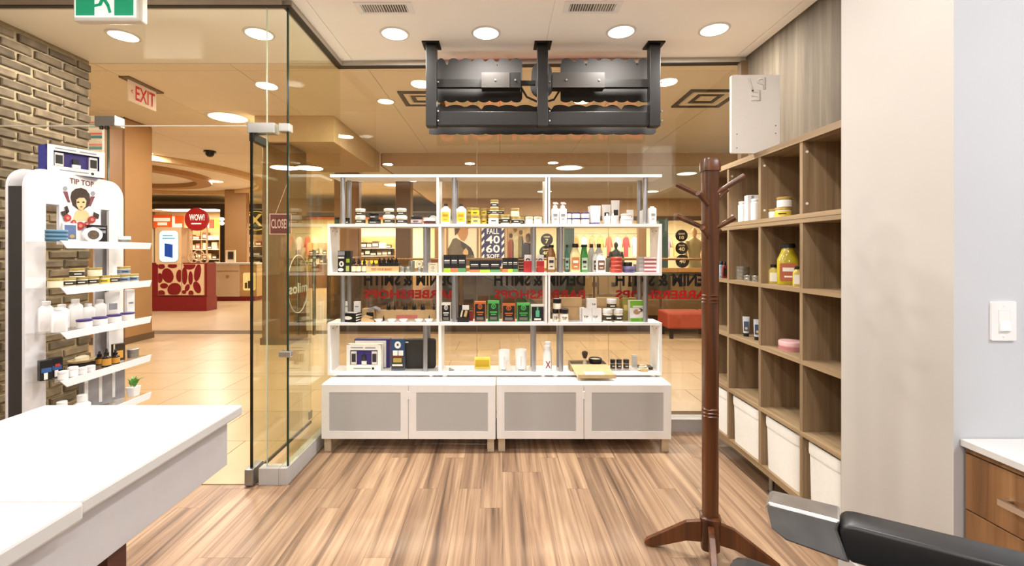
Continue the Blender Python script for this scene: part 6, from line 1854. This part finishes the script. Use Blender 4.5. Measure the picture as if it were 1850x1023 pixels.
bottle('small bottle of pale oil left of the large oil bottle', CX + 0.07, on(1397.5, CX + 0.07), cz(1), 0.050, 0.108, OILP, BLACK, PAPER, cf=0.14, shoulder=0.72, neck=0.6, sq=3, rz=R(-30), name='oil_bottle')
bottle('small bottle of pale oil right of the large oil bottle', CX + 0.07, on(1441, CX + 0.07), cz(1), 0.044, 0.105, OILP, BLACK, PAPER, cf=0.14, shoulder=0.72, neck=0.6, sq=3, rz=R(-30), name='oil_bottle')
# third row
BLT = pm((70, 88, 120), 0.45, var=0.1)
for k, px in enumerate((1348, 1368)):
    X = CX + 0.07
    tt = squeeze_tube(('silver blue squeeze tube on a dark cap, left of two', 'silver blue squeeze tube on a dark cap, right of two')[k], X, on(px, X), cz(2), 0.040, 0.125, pm((206, 208, 212), 0.35), BLACK, None, rz=R(-25), capf=0.17)
    obj('blue_label', bx(-0.014, 0.014, -0.0125, -0.009, 0.035, 0.095), BLT, tt)
    obj('round_print', MB().cyl((0, -0.0135, 0.052), (0, -0.0126, 0.052), 0.008, n=14), pm((220, 190, 140), 0.5), tt)
X = CX + 0.10
tin('flat round pink tin in the third row', X, on(1430, X), cz(2), 0.125, 0.050, pm((206, 150, 150), 0.4), pm((222, 176, 176), 0.4), lab=pm((190, 120, 126), 0.5))

# ------------------------------------------------------------------ white cosmetics stand at the left
PX, YN, YF = -2.000, 1.911, 2.412
t = thing('cosmetics_stand', 'white arched display stand with clear shelves before the brick wall', 'display stand', (PX, (YN + YF) / 2, 0))
ym = (YN + YF) / 2
SW = pm((236, 234, 236), 0.35, var=0.012)
def frame_panel(x0, x1):
    y0, y1, zt = YN - ym, YF - ym, 1.745
    r = 0.085
    a0, a1 = on(83, -PX * -1.0) if False else (F * 2.0 / (VX - 83) - ym), (F * 2.0 / (VX - 107) - ym)
    b0, b1 = (F * 2.0 / (VX - 182) - ym), (F * 2.0 / (VX - 197) - ym)
    f = MB()
    # outline split into legs, head and middle strip
    f.prism([(y0, 0.0), (a0, 0.0), (a0, 1.595), (y0, 1.595)], x0, x1, 'yz')
    f.prism([(b1, 0.0), (y1, 0.0), (y1, 1.595), (b1, 1.595)], x0, x1, 'yz')
    head = [(y0, 1.595), (y1, 1.595)] + arc(y1 - r, zt - r, r, 0, 90, 8) + arc(y0 + r, zt - r, r, 90, 180, 8)
    f.prism(head, x0, x1, 'yz')
    return f, a1, b0
f, a1, b0 = frame_panel(-0.012, 0.0)
obj('front_frame', f, SW, t)
art = obj('picture_strip', MB().prism([(a1, 1.415), (b0, 1.415), (b0, 1.5949), (a1, 1.5949)], -0.012, 0.0, 'yz'), SW, t)
f, _a, _b = frame_panel(-0.082, -0.072)
obj('rear_frame', f, SW, t)
obj('near_side_panel', bx(-0.0719, -0.0121, YN - ym + 0.002, YN - ym + 0.012, 0.0, 1.66), pm((58, 56, 54), 0.5), t)
obj('far_side_panel', bx(-0.0719, -0.0121, YF - ym - 0.012, YF - ym - 0.002, 0.0, 1.66), pm((58, 56, 54), 0.5), t)
obj('foot_plate', bx(-0.09, 0.16, YN - ym, YF - ym, 0.0, 0.02), SW, t)
SZ_ = [1.427, 1.229, 1.038, 0.834, 0.636]
for zz2 in SZ_:
    sh = obj('clear_shelf', bx(0.001, 0.146, YN - ym + 0.002, YF - ym - 0.002, zz2 - 0.006, zz2), ACRYLIC, t)
    obj('white_lip', MB().prism([(YN - ym + 0.03, zz2 - 0.030), (YF - ym - 0.012, zz2 - 0.030), (YF - ym, zz2 + 0.003), (YN - ym, zz2 + 0.003)], 0.146, 0.150, 'yz'), SW, sh)
# printed emblem: lettering, coiffed head, roses, barber poles (flat print on the arch)
def ef(name, pts, m, off):
    obj(name, MB().prism([(F * 2.0 / (VX - a) - ym, EYE - (b_ - VY) * (F * 2.0 / (VX - a)) / F) for a, b_ in pts], 0.0002 + off, 0.0010 + off, 'yz'), m, art)
HAIR, SKIN, ROSE = pm((56, 38, 30), 0.6, var=0.2, scale=60), pm((232, 190, 140), 0.6), pm((166, 50, 48), 0.6, var=0.15, scale=60)
DK = pm((50, 32, 24), 0.6)
ef('printed_shoulders', [(131, 399), (135, 384), (142, 378), (152, 378), (160, 385), (163, 399)], SKIN, 0.0)
ef('printed_hair', [(127, 357), (129, 347), (136, 341), (146, 339.5), (155, 343), (161, 351), (162.5, 362), (159, 373), (150, 379), (140, 378), (131, 371)], HAIR, 0.0012)
ef('printed_face', [(137, 361), (142, 357.5), (151, 357.5), (155, 363), (153.5, 373), (147, 380.5), (141, 378), (137, 371)], SKIN, 0.0024)
for a in (139.5, 149):
    ef('printed_eye', [(a - 1.8, 365), (a, 363.6), (a + 2.4, 365), (a + 2, 366.8), (a - 1.2, 366.8)], DK, 0.0036)
ef('printed_lips', [(143, 373.6), (145.5, 372.4), (148, 373.6), (145.5, 375)], ROSE, 0.0036)
for a, s in ((117.5, 1), (167.5, -1)):
    ef('printed_pole_ball', [(a + 4 * math.cos(q), 341 + (0 if s > 0 else 9) + 4.5 * math.sin(q)) for q in [2 * math.pi * i / 12 for i in range(12)]], GRYL, 0.0)
    y0 = 346 if s > 0 else 355
    ef('printed_pole', [(a - 4, y0), (a + 4, y0), (a + 7 * s + 2, y0 + 20), (a + 7 * s - 2, y0 + 20)] if s > 0 else [(a - 4, y0), (a + 4, y0), (a - 4, y0 + 18), (a - 8, y0 + 18)], pm((120, 60, 70), 0.5, var=0.4, scale=80), 0.0)
for a, b_, r_ in ((120, 394, 7), (143, 408, 8), (164, 397, 7), (131, 402, 5), (155, 405, 5)):
    ef('printed_rose', [(a + r_ * math.cos(q), b_ + r_ * 0.95 * math.sin(q)) for q in [2 * math.pi * i / 10 for i in range(10)]], ROSE, 0.0048)
    ef('printed_rose_heart', [(a + r_ * 0.45 * math.cos(q), b_ + r_ * 0.42 * math.sin(q)) for q in [2 * math.pi * i / 8 for i in range(8)]], pm((214, 120, 104), 0.6), 0.006)
for pts in ([(108, 383), (118, 380), (122, 390), (112, 391)], [(168, 383), (178, 388), (176, 396), (167, 392)], [(110, 408), (118, 404), (120, 412), (112, 414)], [(115, 374), (120, 372), (124, 383), (119, 386)]):
    ef('printed_leaf', pts, DK, 0.0036)
yy_ = F * 2.0 / (VX - 148) - ym
lettering('TIP TOP', 0.125, 0.026, pm((120, 78, 64), 0.6), art, (0.0012, yy_, 1.714), rz=R(90))

def sd(px, X):           # depth for a picture column at X on the stand
    return F * X / (px - VX)
def st(label, fn, px, row, X, *a, dz=0.0, **k):
    return fn(label, X, sd(px, X), SZ_[row] + dz, *a, **k)
XS, XB = -1.905, -1.955
t = window_box('blue and white gift box with a window on top of the cosmetics stand', -1.995, sd(140, -1.995), 1.7455, 0.215, 0.125, 0.085, R(66), pm((60, 66, 150), 0.4, var=0.06), SETB, deep=0.02)
# top shelf of the stand
for k in range(3):
    tin('blue tin, %s from below on the top shelf of the stand' % ords[k], XS, sd(102, XS), SZ_[0] + 0.0005 + 0.0165 * k, 0.074, 0.016, pm((60, 100, 130), 0.35, var=0.1), pm((110, 150, 176), 0.35, var=0.1))
def carton_r(label, px, row, X, w_, h_, dep, body, parts=(), name='carton', rz=62, dz=0.0):
    return carton(label, X, sd(px, X), SZ_[row] + 0.0004 + dz, w_, h_, dep, body, parts, rz=R(rz), name=name)
carton_r('blue and white carton beside the blue tins on the stand', 127, 0, XB, 0.05, 0.085, 0.025, PW, [('blue_panel', 0.1, 0.9, 0.15, 0.9, pm((96, 116, 160), 0.5)), ('round_print', 0.45, 0.8, 0.2, 0.4, GOLD)])
carton_r('black carton with small prints on the top shelf of the stand', 178, 0, XB, 0.07, 0.085, 0.03, BLACK, [('print_line', 0.5, 0.9, 0.55, 0.7, GRYL), ('print_line', 0.1, 0.9, 0.8, 0.88, GRYL)])
t = thing('round_label_tin', 'round white tin with a printed face standing upright on the stand', 'tin', (XS + 0.01, sd(167, XS + 0.01), SZ_[0] + 0.0004), R(60))
obj('rim', MB().cyl((0, -0.012, 0.034), (0, 0.012, 0.034), 0.034, n=24), PW, t, smooth=True)
obj('face', MB().cyl((0, -0.0135, 0.034), (0, -0.0121, 0.034), 0.021, n=20), pm((96, 80, 60), 0.5, var=0.3, scale=90), t)
tin('low pewter tin at the far end of the top shelf of the stand', XS, sd(225, XS), SZ_[0] + 0.0004, 0.052, 0.034, SILV, PW)
# second shelf: cream jars
for k in range(8):
    jar('cream jar with a gold lid, %s along the second shelf of the stand' % 'first second third fourth fifth sixth seventh eighth'.split()[k], XS, 1.945 + k * 0.0585, SZ_[1] + 0.0004, 0.052, 0.038, CREAMY, GOLD, (YELW if k == 4 else (pm((120, 140, 170), 0.5) if k > 5 else DLAB)) if k not in (0,) else None, lf=0.22, rz=R(50))
for k, y_ in enumerate((2.045, 2.135, 2.300)):
    X = XS
    jar('cream jar on the upper tier of the second shelf, %s of three' % ords[k], X, y_, SZ_[1] + 0.0388, 0.054, 0.040, CREAMY, GOLD, (DLAB, None, pm((120, 140, 170), 0.5))[k], lf=0.22, rz=R(50))
# third shelf: white bottles and tubs
for k, (px, X, w_, h_) in enumerate(((1.950, -1.895, 0.054, 0.105), (1.965, -1.964, 0.05, 0.13), (2.035, -1.964, 0.05, 0.108), (2.100, -1.964, 0.052, 0.125), (2.165, -1.964, 0.05, 0.098), (2.228, -1.964, 0.05, 0.11))):
    bottle('plain white bottle, %s along the third shelf of the stand' % 'first second third fourth fifth sixth'.split()[k], X, px, SZ_[2] + 0.0004, w_, h_, PW, PW, cf=0.12, shoulder=0.78, neck=0.7, sq=5, rz=R(55))
for k, y_ in enumerate((2.06, 2.14, 2.22, 2.30)):
    jar('white tub with a purple-edged lid, %s along the third shelf of the stand' % ords[k], -1.886, y_, SZ_[2] + 0.0004, 0.058, 0.038, PW, PURP, lf=0.22, rz=R(50))
squeeze_tube('white squeeze tube with a dark mark on the third shelf of the stand', -1.964, 2.300, SZ_[2] + 0.0004, 0.062, 0.14, PW, PW, GRYL, rz=R(55))
carton_r('slim tall white carton at the far end of the third shelf', VX + F * -1.93 / 2.375, 2, -1.93, 0.034, 0.145, 0.03, PW, [('print_line', 0.2, 0.8, 0.5, 0.56, GRYL)])
# fourth shelf
for k, px in enumerate((VX + F * -1.93 / 1.932, VX + F * -1.93 / 1.978)):
    carton_r(('black and blue carton at the near end of the fourth shelf', 'black carton with blue and red prints on the fourth shelf')[k], px, 3, -1.93, 0.040, 0.085, 0.03, BLACK, [('blue_print', 0.1, 0.9, 0.4, 0.62, pm((50, 90, 150), 0.5)), ('white_print', 0.3, 0.6, 0.05, 0.38, PAPER)] + ([('red_print', 0.35, 0.75, 0.55, 0.7, pm((190, 60, 60), 0.5))] if k else []))
for k, (y_, h_) in enumerate(((1.952, 0.035), (1.997, 0.042), (2.040, 0.028), (2.082, 0.026))):
    jar('small white jar, %s along the fourth shelf of the stand' % ords[k], -1.878, y_, SZ_[3] + 0.0004, 0.036, h_, PW, PW, lf=0.3, rz=R(50))
t = thing('shell_dish', 'dish of pale soap pieces on a dark block on the fourth shelf', 'dish', (XB, sd(148, XB), SZ_[3] + 0.0004))
obj('block', bx(-0.03, 0.03, -0.04, 0.04, 0, 0.030), BLACK, t, bevel=0.003)
obj('dish', MB().loft([(0.0305, 0.03, 0.035), (0.038, 0.042, 0.05), (0.045, 0.046, 0.055), (0.046, 0.040, 0.048), (0.039, 0.02, 0.025)], n=24), pm((190, 166, 120), 0.5, var=0.2, scale=40), t, smooth=True)
obj('soap', MB().loft([(0.040, 0.02, 0.03), (0.056, 0.022, 0.03), (0.062, 0.01, 0.015)], n=14), CREAMY, t, smooth=True)
for k, (y_, h_) in enumerate(((2.205, 0.065), (2.172, 0.085), (2.222, 0.072))):
    X = -1.882 if k else -1.945
    dropper('brown bottle with an orange label, %s of three on the fourth shelf' % ords[k], X, y_, SZ_[3] + 0.0004, 0.036, h_, pm((50, 34, 26), 0.2), pm((206, 150, 60), 0.5))
carton_r('black carton with a gold bottle print on the fourth shelf', VX + F * -1.915 / 2.285, 3, -1.915, 0.05, 0.085, 0.025, pm((60, 44, 30), 0.5), [('gold_print', 0.2, 0.8, 0.15, 0.6, pm((214, 160, 70), 0.5)), ('cream_edge', 0.0, 0.12, 0.0, 1.0, CREAMY)])
jar('silver tin jar at the far end of the fourth shelf', XS, sd(240, XS), SZ_[3] + 0.0004, 0.052, 0.045, SILV, SILV, lf=0.4)
# bottom shelf
for k, px in enumerate((112, 148)):
    bottle('white sloping-shouldered bottle, %s of two on the lowest shelf' % ords[k], XS, sd(px, XS), SZ_[4] + 0.0004, 0.062, 0.095, PW, PW, cf=0.3, shoulder=0.58, neck=0.6, sq=3, rz=R(50))
for k, px in enumerate([VX + F * -1.935 / q for q in (2.150, 2.225, 2.300)]):
    carton_r('silver grey carton, %s of three on the lowest shelf of the stand' % ords[k], px, 4, -1.935, 0.06, 0.145, 0.045, pm((156, 156, 158), 0.4, metal=0.3), [('white_print', 0.08, 0.3, 0.1, 0.95, PW)])
t = thing('potted_plant', 'small green plant in a white pot on the lowest shelf of the stand', 'plant', (XS, sd(241, XS), SZ_[4] + 0.0004))
obj('pot', MB().loft([(0, 0.020, 0.020, 5), (0.045, 0.026, 0.026, 5), (0.045, 0.022, 0.022, 5), (0.040, 0.02, 0.02, 5)], n=20), PW, t)
rnd = random.Random(2)
LEAF = pm((84, 140, 48), 0.5, var=0.2, scale=30)
for k in range(16):
    a = rnd.uniform(0, 6.28)
    ln, tl = rnd.uniform(0.04, 0.07), rnd.uniform(0.15, 0.9)
    dx, dy = math.cos(a), math.sin(a)
    px_, py_ = -dy, dx
    b0_ = Vector((dx * 0.008, dy * 0.008, 0.041))
    m1 = b0_ + Vector((dx * ln * tl * 0.4, dy * ln * tl * 0.4, ln * 0.6))
    e1 = b0_ + Vector((dx * ln * tl, dy * ln * tl, ln * (1 - tl * 0.4)))
    s1 = Vector((px_, py_, 0)) * 0.006
    obj('leaf', MB().add([b0_, m1 + s1, e1, m1 - s1, m1 + Vector((0, 0, -0.0015))], [(0, 1, 2, 3), (0, 4, 1), (1, 4, 2), (2, 4, 3), (3, 4, 0)]), LEAF, t)
